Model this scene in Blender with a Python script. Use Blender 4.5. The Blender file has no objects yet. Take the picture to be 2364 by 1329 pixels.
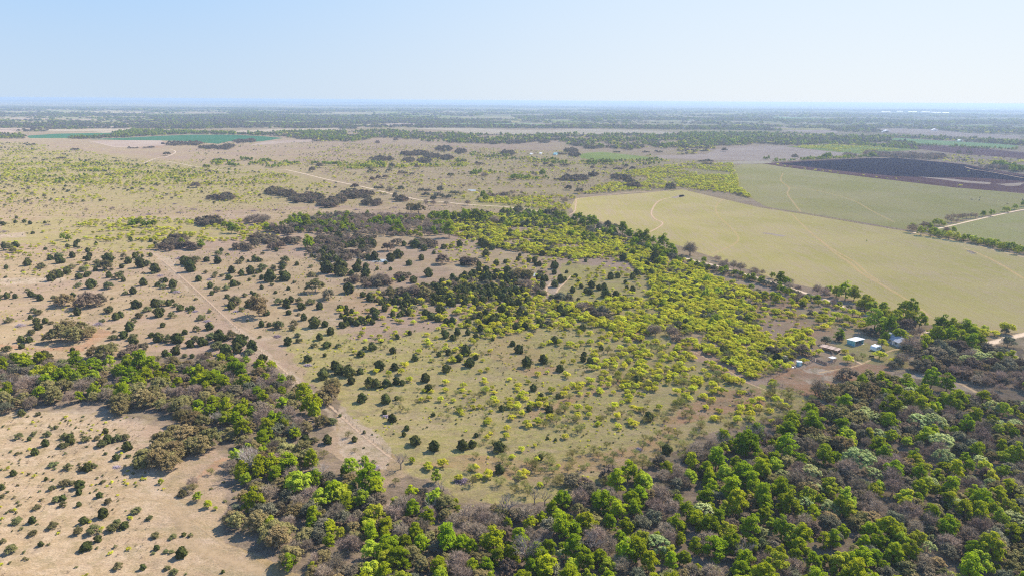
import bpy, math, random
import numpy as np
from mathutils import Vector, Matrix

sc = bpy.context.scene
R = math.radians
# ------------------------------------------------------------------ camera
PW, PH = 2364, 1329            # proportions of the view
FL = 1597.0
CH = 120.0
PITCH = math.atan(432 / FL)
ROLL = math.atan(15 / 2364)
_f = np.array([0, math.cos(PITCH), -math.sin(PITCH)])
_r0 = np.array([1.0, 0, 0]); _u0 = np.cross(_r0, _f)
_r = math.cos(ROLL) * _r0 + math.sin(ROLL) * _u0
_u = -math.sin(ROLL) * _r0 + math.cos(ROLL) * _u0
cam = bpy.data.cameras.new('camera'); cam_o = bpy.data.objects.new('camera', cam)
sc.collection.objects.link(cam_o)
cam.sensor_width = 36; cam.lens = FL / PW * 36; cam.clip_start = 1; cam.clip_end = 200000
M = Matrix(((_r[0], _u[0], -_f[0], 0), (_r[1], _u[1], -_f[1], 0), (_r[2], _u[2], -_f[2], CH), (0, 0, 0, 1)))
cam_o.matrix_world = M
sc.camera = cam_o
# ------------------------------------------------------------------ sky, sun, exposure
SUN_EL, SUN_AZ = 45.0, 55.0    # azimuth clockwise from +Y
world = bpy.data.worlds.new('World'); sc.world = world; world.use_nodes = True
wn = world.node_tree; wn.nodes.clear()
sky = wn.nodes.new('ShaderNodeTexSky'); sky.sky_type = 'NISHITA'; sky.sun_disc = False
sky.sun_elevation = R(SUN_EL); sky.sun_rotation = R(SUN_AZ); sky.altitude = 200
sky.air_density = 1.0; sky.dust_density = 0.3; sky.ozone_density = 1.5
# pale spring air: whiter low down and towards the sun, bluer overhead and away from it
wtc = wn.nodes.new('ShaderNodeTexCoord'); wsep = wn.nodes.new('ShaderNodeSeparateXYZ'); wn.links.new(wtc.outputs['Generated'], wsep.inputs[0])
def wmix(fac, a, b):
    q = wn.nodes.new('ShaderNodeMix'); q.data_type = 'RGBA'
    for i_, v_ in ((0, fac), (6, a), (7, b)):
        if isinstance(v_, (int, float)): q.inputs[i_].default_value = v_
        elif isinstance(v_, tuple): q.inputs[i_].default_value = v_ + (1,)
        else: wn.links.new(v_, q.inputs[i_])
    return q.outputs[2]
def wramp(v, a, b):
    q = wn.nodes.new('ShaderNodeMapRange'); q.interpolation_type = 'SMOOTHSTEP'; q.inputs[1].default_value = a; q.inputs[2].default_value = b; wn.links.new(v, q.inputs[0]); return q.outputs[0]
vd = wn.nodes.new('ShaderNodeVectorMath'); vd.operation = 'DOT_PRODUCT'; wn.links.new(wtc.outputs['Generated'], vd.inputs[0])
vd.inputs[1].default_value = (math.sin(R(SUN_AZ)), math.cos(R(SUN_AZ)), 0.35)
el = wramp(wsep.outputs[2], -0.02, 0.22); el2 = wramp(wsep.outputs[2], 0.10, 0.75); tow = wramp(vd.outputs['Value'], 0.05, 1.05)
low = wmix(tow, (4.0, 5.0, 6.2), (5.9, 6.3, 6.7)); mid_ = wmix(tow, (2.7, 4.5, 7.0), (5.2, 6.1, 7.0)); high = wmix(tow, (0.8, 1.8, 4.4), (1.5, 2.6, 5.0))
grad = wmix(el2, wmix(el, low, mid_), high)
skyc = wmix(0.95, sky.outputs[0], grad)
bg = wn.nodes.new('ShaderNodeBackground'); bg.inputs['Strength'].default_value = 0.083
wo = wn.nodes.new('ShaderNodeOutputWorld')
wn.links.new(skyc, bg.inputs[0]); wn.links.new(bg.outputs[0], wo.inputs[0])
sun = bpy.data.lights.new('sun', 'SUN'); sun.energy = 5.0; sun.angle = R(0.5); sun.color = (1.0, 0.90, 0.78)
sun_o = bpy.data.objects.new('sun', sun); sc.collection.objects.link(sun_o)
sdir = Vector((math.sin(R(SUN_AZ)) * math.cos(R(SUN_EL)), math.cos(R(SUN_AZ)) * math.cos(R(SUN_EL)), math.sin(R(SUN_EL))))
sun_o.rotation_euler = sdir.to_track_quat('Z', 'Y').to_euler()
sun_o.location = sdir * 300
sc.view_settings.view_transform = 'Standard'; sc.view_settings.look = 'None'
sc.view_settings.exposure = 0.8; sc.view_settings.gamma = 1.0; sc.view_settings.use_curve_mapping = False
sc.cycles.max_bounces = 5; sc.cycles.diffuse_bounces = 3; sc.cycles.transmission_bounces = 3
sc.cycles.volume_bounces = 1; sc.cycles.transparent_max_bounces = 6
sc.cycles.use_denoising = False; sc.cycles.pixel_filter_type = 'BLACKMAN_HARRIS'; sc.cycles.filter_width = 1.15; sc.cycles.denoiser = 'OPENIMAGEDENOISE'; sc.cycles.denoising_input_passes = 'RGB_ALBEDO_NORMAL'; sc.cycles.denoising_prefilter = 'ACCURATE'; sc.cycles.sample_clamp_direct = 6; sc.cycles.sample_clamp_indirect = 3
HAZE_DENSITY = 0.0001
HAZE_COLOR = (0.51, 0.69, 0.97)

rng = np.random.default_rng(11)
random.seed(5)
C = sc.collection

def ray(x, y):
    x = np.asarray(x, float); y = np.asarray(y, float)
    return (_f[None, :] * FL + np.outer(np.atleast_1d(x) - PW / 2, _r) - np.outer(np.atleast_1d(y) - PH / 2, _u))
def at(x, y, z=0.0):
    """ground point seen at a given direction"""
    d = ray(x, y)[0]; t = (z - CH) / d[2]
    return np.array([d[0] * t, d[1] * t])
def ats(pts):
    pts = np.asarray(pts, float); d = ray(pts[:, 0], pts[:, 1]); t = -CH / d[:, 2]
    return d[:, :2] * t[:, None]
def proj(X, Y, Z=0.0):
    X = np.asarray(X, float); Y = np.asarray(Y, float)
    v = np.stack([X, Y, np.zeros_like(X) + Z - CH], -1)
    d = v @ _f; d = np.where(d < 1, 1, d)
    return PW / 2 + FL * (v @ _r) / d, PH / 2 - FL * (v @ _u) / d, d

# tiles used when reading positions off the view: origin x, y ; 2.954 units per px
TILE = {1: (0, 200), 2: (780, 200), 3: (1564, 200), 4: (0, 550), 5: (780, 550), 6: (1564, 550), 7: (0, 879), 8: (780, 879), 9: (1564, 879), 0: (0, 0)}
def tp(tile, pts):
    pts = np.asarray(pts, float)
    if tile == 0: return pts
    o = TILE[tile]; q = pts.copy(); q[:, 0] = o[0] + pts[:, 0] / 2.954; q[:, 1] = o[1] + pts[:, 1] / 2.954
    return q
def parse(s):
    return np.array([[float(a) for a in t.split(',')] for t in s.split()])

# ------------------------------------------------------------------ numpy noise
def _hash(ix, iy, seed):
    n = (ix.astype(np.int64) * 374761393 + iy.astype(np.int64) * 668265263 + seed * 1442695041) & 0x7fffffff
    n = ((n ^ (n >> 13)) * 1274126177) & 0x7fffffff
    n = n ^ (n >> 16)
    return (n & 0xffff) / 65535.0
def vnoise(x, y, seed=0):
    ix = np.floor(x); iy = np.floor(y); fx = x - ix; fy = y - iy
    fx = fx * fx * (3 - 2 * fx); fy = fy * fy * (3 - 2 * fy)
    a = _hash(ix, iy, seed); b = _hash(ix + 1, iy, seed); c = _hash(ix, iy + 1, seed); d = _hash(ix + 1, iy + 1, seed)
    return (a * (1 - fx) + b * fx) * (1 - fy) + (c * (1 - fx) + d * fx) * fy
def fbm(x, y, seed=0, o=4):
    s = 0; a = 0.5; t = 0
    for i in range(o):
        s = s + a * vnoise(x, y, seed + i * 17); t += a; a *= 0.5; x = x * 2.03 + 11.7; y = y * 2.03 + 5.1
    return s / t
def inpoly(px, py, poly):
    poly = np.asarray(poly, float); ins = np.zeros(px.shape, bool)
    x0, y0 = poly[-1]
    for x1, y1 in poly:
        c = ((y1 > py) != (y0 > py)) & (px < (x0 - x1) * (py - y1) / ((y0 - y1) + 1e-12) + x1)
        ins ^= c; x0, y0 = x1, y1
    return ins
def segdist(X, Y, line):
    d = np.full(X.shape, 1e9)
    for (a, b) in zip(line[:-1], line[1:]):
        ab = b - a; L = ab @ ab + 1e-9
        t = np.clip(((X - a[0]) * ab[0] + (Y - a[1]) * ab[1]) / L, 0, 1)
        d = np.minimum(d, np.hypot(X - a[0] - t * ab[0], Y - a[1] - t * ab[1]))
    return d
def smooth_line(p, step):
    p = np.asarray(p, float); out = []
    P = np.vstack([2 * p[0] - p[1], p, 2 * p[-1] - p[-2]])
    for i in range(1, len(P) - 2):
        n = max(2, int(np.hypot(*(P[i + 1] - P[i])) / step))
        for k in range(n):
            t = k / n
            out.append(0.5 * ((2 * P[i]) + (-P[i - 1] + P[i + 1]) * t + (2 * P[i - 1] - 5 * P[i] + 4 * P[i + 1] - P[i + 2]) * t * t + (-P[i - 1] + 3 * P[i] - 3 * P[i + 1] + P[i + 2]) * t ** 3))
    out.append(p[-1]); return np.array(out)

# ------------------------------------------------------------------ materials
def mat(name):
    m = bpy.data.materials.new(name); m.use_nodes = True; nt = m.node_tree; nt.nodes.clear()
    out = nt.nodes.new('ShaderNodeOutputMaterial'); return m, nt, out
class N:
    """small node helper"""
    def __init__(s, nt): s.nt = nt
    def new(s, t, **k):
        n = s.nt.nodes.new(t)
        for a, b in k.items(): setattr(n, a, b)
        return n
    def link(s, a, b): s.nt.links.new(a, b)
    def coord(s, kind='Object'): return s.new('ShaderNodeTexCoord').outputs[kind]
    def mapping(s, v, scale=(1, 1, 1), rot=(0, 0, 0)):
        n = s.new('ShaderNodeMapping'); n.inputs['Scale'].default_value = scale; n.inputs['Rotation'].default_value = rot
        s.link(v, n.inputs[0]); return n.outputs[0]
    def noise(s, v, scale, detail=4, rough=0.55, dist=0.0):
        n = s.new('ShaderNodeTexNoise'); n.inputs['Scale'].default_value = scale; n.inputs['Detail'].default_value = detail
        n.inputs['Roughness'].default_value = rough; n.inputs['Distortion'].default_value = dist
        s.link(v, n.inputs['Vector']); return n.outputs[0]
    def ramp(s, v, a, b, c0=(0, 0, 0, 1), c1=(1, 1, 1, 1)):
        n = s.new('ShaderNodeMapRange'); n.interpolation_type = 'SMOOTHSTEP'
        n.inputs[1].default_value = a; n.inputs[2].default_value = b; s.link(v, n.inputs[0]); return n.outputs[0]
    def mix(s, fac, a, b, mode='MIX'):
        n = s.new('ShaderNodeMix', data_type='RGBA', blend_type=mode)
        for inp, val in ((n.inputs[0], fac), (n.inputs[6], a), (n.inputs[7], b)):
            if isinstance(val, (int, float)): inp.default_value = val
            elif isinstance(val, tuple): inp.default_value = tuple(val) + ((1,) if len(val) == 3 else ())
            else: s.link(val, inp)
        return n.outputs[2]
    def math(s, op, a, b=None):
        n = s.new('ShaderNodeMath', operation=op)
        for inp, val in ((n.inputs[0], a), (n.inputs[1], b)):
            if val is None: continue
            if isinstance(val, (int, float)): inp.default_value = val
            else: s.link(val, inp)
        return n.outputs[0]
    def attr(s, name):
        n = s.new('ShaderNodeAttribute'); n.attribute_name = name; return n.outputs['Fac']
    def diffuse(s, col, out, rough=0.9, bump=None, bs=0.3, bd=0.3):
        b = s.new('ShaderNodeBsdfDiffuse'); b.inputs[1].default_value = rough
        if isinstance(col, tuple): b.inputs[0].default_value = tuple(col) + ((1,) if len(col) == 3 else ())
        else: s.link(col, b.inputs[0])
        if bump is not None:
            bn = s.new('ShaderNodeBump'); bn.inputs['Strength'].default_value = bs; bn.inputs['Distance'].default_value = bd
            s.link(bump, bn.inputs['Height']); s.link(bn.outputs[0], b.inputs['Normal'])
        s.link(b.outputs[0], out.inputs[0]); return b

def leaf_mat(name, c_dark, c_light, transl=0.3, hue=0.04, sp=0.6):
    m, nt, out = mat(name); n = N(nt)
    oi = n.new('ShaderNodeObjectInfo'); co = n.coord('Object')
    nz = n.noise(co, sp, 2)
    geo = n.new('ShaderNodeNewGeometry')
    f = n.math('ADD', n.math('MULTIPLY', n.ramp(nz, 0.3, 0.7), 0.45), n.math('MULTIPLY', oi.outputs['Random'], 0.35))
    f = n.math('ADD', f, n.math('MULTIPLY', geo.outputs['Random Per Island'], 0.2))
    col = n.mix(f, c_dark, c_light)
    hs = n.new('ShaderNodeHueSaturation')
    w = n.new('ShaderNodeTexWhiteNoise'); w.noise_dimensions = '1D'; n.link(oi.outputs['Random'], w.inputs['W'])
    mr = n.new('ShaderNodeMapRange'); mr.inputs[3].default_value = 0.5 - hue; mr.inputs[4].default_value = 0.5 + hue
    n.link(w.outputs['Value'], mr.inputs[0]); n.link(mr.outputs[0], hs.inputs['Hue'])
    mv = n.new('ShaderNodeMapRange'); mv.inputs[3].default_value = 0.70; mv.inputs[4].default_value = 1.25
    sep = n.new('ShaderNodeSeparateColor'); n.link(w.outputs['Color'], sep.inputs[0]); n.link(sep.outputs[1], mv.inputs[0])
    n.link(mv.outputs[0], hs.inputs['Value']); n.link(col, hs.inputs['Color'])
    d = n.new('ShaderNodeBsdfDiffuse'); t = n.new('ShaderNodeBsdfTranslucent'); mx = n.new('ShaderNodeMixShader')
    n.link(hs.outputs[0], d.inputs[0]); n.link(hs.outputs[0], t.inputs[0]); mx.inputs[0].default_value = transl
    n.link(d.outputs[0], mx.inputs[1]); n.link(t.outputs[0], mx.inputs[2]); n.link(mx.outputs[0], out.inputs[0])
    return m
def plain(name, col, rough=0.7, metal=0.0, var=0.12, scale=3.0, spec=0.3):
    m, nt, out = mat(name); n = N(nt)
    nz = n.noise(n.coord('Object'), scale, 5)
    c = n.mix(n.ramp(nz, 0.3, 0.7), tuple(max(0, k * (1 - var)) for k in col), tuple(min(1, k * (1 + var)) for k in col))
    b = n.new('ShaderNodeBsdfPrincipled'); n.link(c, b.inputs['Base Color'])
    b.inputs['Roughness'].default_value = rough; b.inputs['Metallic'].default_value = metal
    b.inputs['Specular IOR Level'].default_value = spec
    n.link(b.outputs[0], out.inputs[0]); return m

ML = dict(
    juniper=leaf_mat('juniper_leaf', (0.058, 0.072, 0.020), (0.145, 0.160, 0.048), 0.1, 0.02),
    mesquite=leaf_mat('mesquite_leaf', (0.38, 0.40, 0.03), (0.74, 0.73, 0.07), 0.4, 0.014),
    oak=leaf_mat('oak_leaf', (0.17, 0.145, 0.055), (0.34, 0.29, 0.125), 0.2, 0.03),
    oak_grey=leaf_mat('oak_grey_leaf', (0.12, 0.10, 0.07), (0.25, 0.20, 0.13), 0.15, 0.03),
    green=leaf_mat('elm_leaf', (0.11, 0.175, 0.004), (0.40, 0.47, 0.018), 0.35, 0.02),
    lime=leaf_mat('lime_leaf', (0.25, 0.32, 0.015), (0.50, 0.54, 0.05), 0.35, 0.02),
    pale=leaf_mat('pale_leaf', (0.24, 0.32, 0.10), (0.60, 0.62, 0.27), 0.25, 0.02),
    bare=leaf_mat('twig', (0.23, 0.175, 0.125), (0.46, 0.37, 0.285), 0.0, 0.02),
    darkwood=leaf_mat('dark_twig', (0.10, 0.10, 0.07), (0.24, 0.23, 0.14), 0.1, 0.05),
    msparse=leaf_mat('mesquite_twig', (0.20, 0.20, 0.06), (0.42, 0.42, 0.13), 0.2, 0.03),
    stem=leaf_mat('dry_stem', (0.16, 0.12, 0.08), (0.30, 0.23, 0.15), 0.0, 0.02),
    brush=leaf_mat('brush_leaf', (0.11, 0.115, 0.045), (0.23, 0.225, 0.09), 0.15, 0.04),
)
m_bark = plain('bark', (0.12, 0.095, 0.08), 0.95)
m_bark_grey = plain('grey_bark', (0.24, 0.21, 0.19), 0.95)
m_bark_white = plain('dead_wood', (0.40, 0.35, 0.31), 0.9)
m_wood = plain('weathered_wood', (0.22, 0.17, 0.14), 0.9)
m_stickp = plain('piled_sticks', (0.27, 0.21, 0.25), 0.9, var=0.5, scale=6)

# ------------------------------------------------------------------ object helpers
def link(o, parent=None):
    C.objects.link(o)
    if parent is not None: o.parent = parent
    return o
def mesh_from(name, V, F, mats, mi=None, smooth=False):
    me = bpy.data.meshes.new(name)
    V = np.asarray(V, np.float32); F = np.asarray(F, np.int32)
    k = F.shape[1]
    me.vertices.add(len(V)); me.vertices.foreach_set('co', V.ravel())
    me.loops.add(F.size); me.loops.foreach_set('vertex_index', F.ravel())
    me.polygons.add(len(F)); me.polygons.foreach_set('loop_start', np.arange(0, F.size, k, dtype=np.int32))
    me.polygons.foreach_set('loop_total', np.full(len(F), k, np.int32))
    for m in mats: me.materials.append(m)
    if mi is not None: me.polygons.foreach_set('material_index', np.asarray(mi, np.int32))
    if smooth: me.polygons.foreach_set('use_smooth', np.ones(len(F), bool))
    me.update(calc_edges=True); return me
def poly_mesh(name, V, faces, mats, mi=None):
    me = bpy.data.meshes.new(name); me.from_pydata([tuple(v) for v in V], [], faces)
    for m in mats: me.materials.append(m)
    if mi is not None: me.polygons.foreach_set('material_index', mi)
    me.update(); return me
def tag(o, label=None, cat=None, group=None, kind=None):
    if label: o['label'] = label
    if cat: o['category'] = cat
    if group: o['group'] = group
    if kind: o['kind'] = kind
    return o
def empty(name, loc, rz=0):
    o = bpy.data.objects.new(name, None); o.location = loc; o.rotation_euler = (0, 0, rz); o.empty_display_size = 0.5
    return link(o)
class MB:
    def __init__(s): s.v = []; s.f = []
    def box(s, x0, y0, z0, x1, y1, z1):
        b = len(s.v); s.v += [(x0, y0, z0), (x1, y0, z0), (x1, y1, z0), (x0, y1, z0), (x0, y0, z1), (x1, y0, z1), (x1, y1, z1), (x0, y1, z1)]
        s.f += [tuple(b + i for i in q) for q in ((0, 3, 2, 1), (4, 5, 6, 7), (0, 1, 5, 4), (1, 2, 6, 5), (2, 3, 7, 6), (3, 0, 4, 7))]; return s
    def hexa(s, pts):
        b = len(s.v); s.v += [tuple(p) for p in pts]
        s.f += [tuple(b + i for i in q) for q in ((0, 3, 2, 1), (4, 5, 6, 7), (0, 1, 5, 4), (1, 2, 6, 5), (2, 3, 7, 6), (3, 0, 4, 7))]; return s
    def tube(s, p0, p1, r0, r1, n=6, cap=True):
        p0 = Vector(p0); p1 = Vector(p1); d = (p1 - p0).normalized(); a = d.orthogonal().normalized(); c = d.cross(a); b = len(s.v)
        for p, r in ((p0, r0), (p1, r1)):
            for k in range(n):
                t = 2 * math.pi * k / n; s.v.append(tuple(p + (a * math.cos(t) + c * math.sin(t)) * r))
        for k in range(n): s.f.append((b + k, b + (k + 1) % n, b + n + (k + 1) % n, b + n + k))
        if cap: s.f.append(tuple(b + k for k in range(n))[::-1]); s.f.append(tuple(b + n + k for k in range(n)))
        return s
    def prism(s, prof, y0, y1):
        """profile in x,z pulled along y"""
        b = len(s.v); n = len(prof)
        for y in (y0, y1): s.v += [(x, y, z) for x, z in prof]
        for k in range(n): s.f.append((b + k, b + n + k, b + n + (k + 1) % n, b + (k + 1) % n))
        s.f.append(tuple(b + k for k in range(n))); s.f.append(tuple(b + n + k for k in range(n))[::-1]); return s
    def build(s, name, m, parent=None):
        o = bpy.data.objects.new(name, poly_mesh(name, s.v, s.f, [m])); return link(o, parent)
# ================================================================== GROUND
AZ = np.concatenate([np.linspace(-180, -50, 14)[:-1], np.linspace(-50, 50, 620), np.linspace(50, 180, 14)[1:-1]])
ys = np.concatenate([np.arange(1500, 300, -3.2), np.arange(300, 262, -1.6)])
dd = CH / np.tan(np.arctan((ys - PH / 2) / FL) + PITCH)
RR = np.concatenate([[0.01, 30, 60, 90, 115], dd, np.geomspace(dd[-1] * 1.03, 60000, 60)])
RR = np.unique(RR)
azg, rg = np.meshgrid(np.radians(AZ), RR)
GX = (np.sin(azg) * rg).ravel(); GY = (np.cos(azg) * rg).ravel()
nA, nR = len(AZ), len(RR)
V = np.zeros((nA * nR + 1, 3), np.float32); V[:-1, 0] = GX; V[:-1, 1] = GY
i = np.arange(nR - 1)[:, None] * nA; j = np.arange(nA)[None, :]
j2 = (j + 1) % nA
F = np.stack([(i + j), (i + nA + j), (i + nA + j2), (i + j2)], -1).reshape(-1, 4)[:, ::-1]
gpx, gpy, gd = proj(GX, GY)
front = (GY > 20)

# soft painted layers of soil and grass types (positions of real patches on the ground)
GREEN, RED, PALE, DARK, STRAW = [], [], [], [], []
def A(lst, tile, s, w=1.0, amp=10): lst.append((tp(tile, parse(s)), w, amp))
# green pasture grass right of the fence track
A(GREEN, 0, '640,760 740,740 860,790 1000,760 1260,690 1330,600 1500,640 1560,800 1700,880 1900,910 1890,960 1700,1000 1500,1060 1420,1150 1080,1170 940,1080 830,980 700,870', 0.62, 14)
A(GREEN, 5, '1540,170 1720,190 1900,250 1990,330 1950,430 1700,420 1540,380 1480,330 1500,250', 0.9, 5)
A(GREEN, 5, '0,820 230,790 400,830 700,960 1000,880 1300,960 1700,1040 1500,1150 900,1200 500,1100 200,1180 60,1080', 0.5, 8)
A(GREEN, 0, '1730,700 1900,720 1990,760 1950,790 1880,740 1760,740', 0.45, 6)
A(GREEN, 0, '1870,940 1895,925 1900,955 1850,975 1780,960', 0.8, 4)
A(GREEN, 0, '1750,885 1800,893 1850,905 1800,912 1750,900', 0.8, 3)
A(GREEN, 0, '1920,800 1960,780 2030,800 2080,790 2100,850 2000,840 1930,830', 0.6, 4)
A(GREEN, 0, '-200,300 60,330 420,372 640,380 1000,350 1400,345 1700,380 1700,430 1330,450 1300,490 1000,470 640,480 300,500 -200,500', 0.36, 6)
A(GREEN, 0, '0,350 200,355 420,375 620,392 760,420 640,470 300,480 0,450', 0.5, 6)
A(GREEN, 0, '150,500 500,505 560,545 300,580 0,560 0,515', 0.55, 5)
A(GREEN, 0, '1000,430 1300,480 1320,500 1100,480', 0.6, 5)
A(GREEN, 0, '1330,440 1700,380 1720,430 1560,430', 0.6, 5)
A(GREEN, 0, '1540,1080 1640,1020 1700,1010 1650,1080 1560,1110', 0.6, 5)
A(GREEN, 0, '0,1040 100,1020 300,1120 250,1200 0,1260', 0.1, 10)
# reddish bare soil
A(RED, 5, '1080,620 1250,640 1400,780 1300,920 1180,900 1000,780', 0.35, 8)
A(RED, 5, '1900,600 2100,640 2120,720 1950,680', 0.6, 6)
A(RED, 5, '1200,880 1480,860 1500,920 1300,940', 0.5, 6)
A(RED, 5, '1300,1180 1700,1040 2000,900 1900,1000 1600,1130 1350,1250', 0.5, 6)
A(RED, 5, '60,1060 600,1080 500,1300 150,1200', 0.2, 8)
A(RED, 8, '500,560 900,500 1400,560 1700,500 2100,400 2300,200 2360,300 2200,500 1800,620 1300,700 800,600', 0.45, 8)
A(RED, 9, '0,180 300,60 560,40 600,160 350,220 0,300', 0.6, 6)
A(RED, 6, '600,940 800,880 1250,850 1500,870 1400,960 900,1100 700,980', 0.75, 5)
A(RED, 6, '0,700 150,740 450,930 600,960 300,900 60,780', 0.6, 5)
A(RED, 6, '420,420 800,400 880,560 1250,640 900,680 600,600 460,470', 0.45, 6)
A(RED, 4, '0,740 300,760 560,770 760,640 640,600 560,720 300,740 0,720', 0.9, 5)
A(RED, 4, '0,800 260,850 280,900 100,880', 0.8, 5)
A(RED, 5, '60,350 200,360 400,480 200,560 0,500', 0.4, 6)
A(RED, 7, '1290,690 1500,520 1600,530 1420,640', 1.0, 4)
A(RED, 8, '140,760 330,780 350,960 180,900', 0.4, 5)
A(RED, 9, '1100,850 1250,830 1700,1060 1700,1120 900,1080 720,1080 740,1040 1000,960', 0.5, 6)
A(RED, 0, '0,470 60,460 120,500 60,545 0,540', 0.2, 6)
A(RED, 1, '700,380 1150,370 1120,420 900,420', 0.5, 3)
A(RED, 5, '1180,560 1280,500 1290,520 1230,590', .6, 4)
# pale caliche and dry earth
A(PALE, 7, '0,200 700,180 1000,260 1100,700 1500,1050 1900,1329 0,1329', 0.45, 14)
A(PALE, 4, '1030,90 1200,120 1240,300 1450,480 1700,650 1900,850 2050,960 2100,1030 2280,1200 2300,1329 2200,1180 1700,760 1500,520 1250,330 1100,180', 0.55, 6)
A(PALE, 8, '0,150 150,260 370,440 330,600 100,600 0,480', 0.6, 6)
A(PALE, 4, '1700,650 2000,640 2300,500 2360,560 2100,680 1750,700', 0.4, 5)
A(PALE, 5, '760,435 860,425 1100,440 1230,405 1330,400 1500,415 1230,425 1080,455 860,445 700,450 600,455', 1.0, 3)
A(PALE, 5, '1290,230 1400,240 1380,270 1300,260', 1.0, 2)
A(PALE, 5, '1420,290 1500,280 1560,270 1500,340 1490,390 1440,380 1430,340', 0.9, 3)
A(PALE, 2, '80,1100 200,1160 400,1170 440,1190 200,1200 0,1160', 0.9, 4)
A(PALE, 0, '0,640 150,640 150,650 0,660', 0.8, 4)
A(PALE, 6, '850,890 950,885 1080,900 1000,930 880,910', 0.9, 3)
A(PALE, 6, '970,940 1060,935 1050,970 980,965', 1.0, 3)
A(PALE, 6, '1220,920 1300,925 1500,935 1700,920 1850,965 2040,1040 2030,1065 1900,1030 1700,960 1500,960 1320,960', 1.0, 4)
A(PALE, 6, '870,950 960,975 900,990 850,970', 0.9, 3)
A(PALE, 6, '1650,620 1730,625 1680,690 1640,740 1640,680', 0.9, 3)
A(PALE, 6, '2240,755 2310,780 2310,810 2240,790', 1.0, 3)
A(PALE, 9, '1100,840 1200,850 1180,900 1090,880', 0.8, 4)
A(PALE, 9, '1650,960 1760,980 1780,1030 1680,1020', 0.8, 4)
A(PALE, 9, '1450,1120 1650,1150 1820,1180 1800,1240 1600,1230', 0.6, 5)
A(PALE, 0, '0,540 60,535 60,548 0,552', 0.7, 3)
A(PALE, 0, '240,500 440,500 620,490 640,497 440,508 240,512', 0.4, 4)
# woodland floor litter
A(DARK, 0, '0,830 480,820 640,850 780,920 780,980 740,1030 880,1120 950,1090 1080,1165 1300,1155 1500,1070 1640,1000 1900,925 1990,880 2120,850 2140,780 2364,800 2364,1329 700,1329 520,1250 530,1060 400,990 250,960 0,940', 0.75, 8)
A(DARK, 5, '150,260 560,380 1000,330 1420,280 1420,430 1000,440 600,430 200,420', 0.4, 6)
# straw coloured rough grass
A(STRAW, 0, '0,960 300,980 330,1110 520,1230 700,1329 0,1329', 0.6, 20)
A(STRAW, 0, '780,950 920,1060 800,1040 770,980', 0.8, 6)

def layer(lst):
    out = np.zeros(len(GX))
    wx = fbm(GX / 9, GY / 9, 3) - 0.5; wy = fbm(GX / 9, GY / 9, 5) - 0.5
    wx2 = fbm(GX / 2.5, GY / 2.5, 9, 2) - 0.5
    for poly, w, amp in lst:
        if w == 0: continue
        acc = np.zeros(len(GX))
        for s in (0.5, 1.3, 2.4):       # soft edge: same outline with growing waver
            acc += inpoly(gpx + (wx * 3.2 * s + wx2) * amp, gpy + wy * 2.2 * s * amp * 0.6, poly)
        out = np.maximum(out, acc / 3 * w)
    return np.where(front, out, 0)
gm = mesh_from('ground', V, F, [])
cfan = nA * nR
me_attrs = {}
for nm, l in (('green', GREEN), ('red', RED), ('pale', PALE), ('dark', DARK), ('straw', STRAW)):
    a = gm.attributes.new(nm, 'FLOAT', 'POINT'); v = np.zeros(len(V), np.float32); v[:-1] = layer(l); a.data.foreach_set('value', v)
m_ground, nt, out = mat('dry_pasture'); n = N(nt)
co = n.coord('Object')
big = n.noise(co, 0.011, 4, 0.6, 0.4); mid = n.noise(co, 0.06, 5, 0.6, 0.3); fine = n.noise(co, 0.45, 5, 0.65); vf = n.noise(co, 2.2, 4, 0.7)
tuft = n.noise(co, 0.9, 3, 0.6)
col = n.mix(n.ramp(mid, 0.35, 0.68), (0.375, 0.275, 0.155), (0.475, 0.36, 0.215))
col = n.mix(n.ramp(big, 0.42, 0.62), col, (0.39, 0.275, 0.20))
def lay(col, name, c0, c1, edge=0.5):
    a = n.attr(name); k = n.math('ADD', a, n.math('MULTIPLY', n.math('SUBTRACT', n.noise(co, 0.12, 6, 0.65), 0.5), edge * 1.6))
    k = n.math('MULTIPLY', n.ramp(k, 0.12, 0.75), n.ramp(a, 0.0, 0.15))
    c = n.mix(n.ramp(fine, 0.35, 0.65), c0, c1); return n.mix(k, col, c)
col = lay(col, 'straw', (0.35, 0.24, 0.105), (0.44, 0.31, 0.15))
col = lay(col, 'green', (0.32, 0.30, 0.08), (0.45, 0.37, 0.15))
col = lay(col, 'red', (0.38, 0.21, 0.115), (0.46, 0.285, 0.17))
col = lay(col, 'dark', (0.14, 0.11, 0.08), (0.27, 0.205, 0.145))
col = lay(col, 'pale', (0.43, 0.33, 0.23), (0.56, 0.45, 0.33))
# faint banding along the old terraces of the slope
tb = n.noise(n.mapping(co, (0.03, 0.16, 1), (0, 0, R(-44))), 1.0, 4, 0.6, 0.5)
col = n.mix(n.math('MULTIPLY', n.ramp(tb, 0.48, 0.66), 0.45), col, (0.46, 0.34, 0.24))
col = n.mix(n.math('MULTIPLY', n.ramp(tb, 0.46, 0.32), 0.40), col, (0.27, 0.235, 0.13))
# knee-high scrub, seen as mottling
mt = n.noise(co, 0.16, 6, 0.72)
col = n.mix(n.math('MULTIPLY', n.ramp(mt, 0.51, 0.60), 0.5), col, (0.27, 0.215, 0.105))
col = n.mix(n.math('MULTIPLY', n.ramp(n.noise(co, 0.07, 6, 0.72), 0.53, 0.62), 0.35), col, (0.22, 0.165, 0.12))
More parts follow.
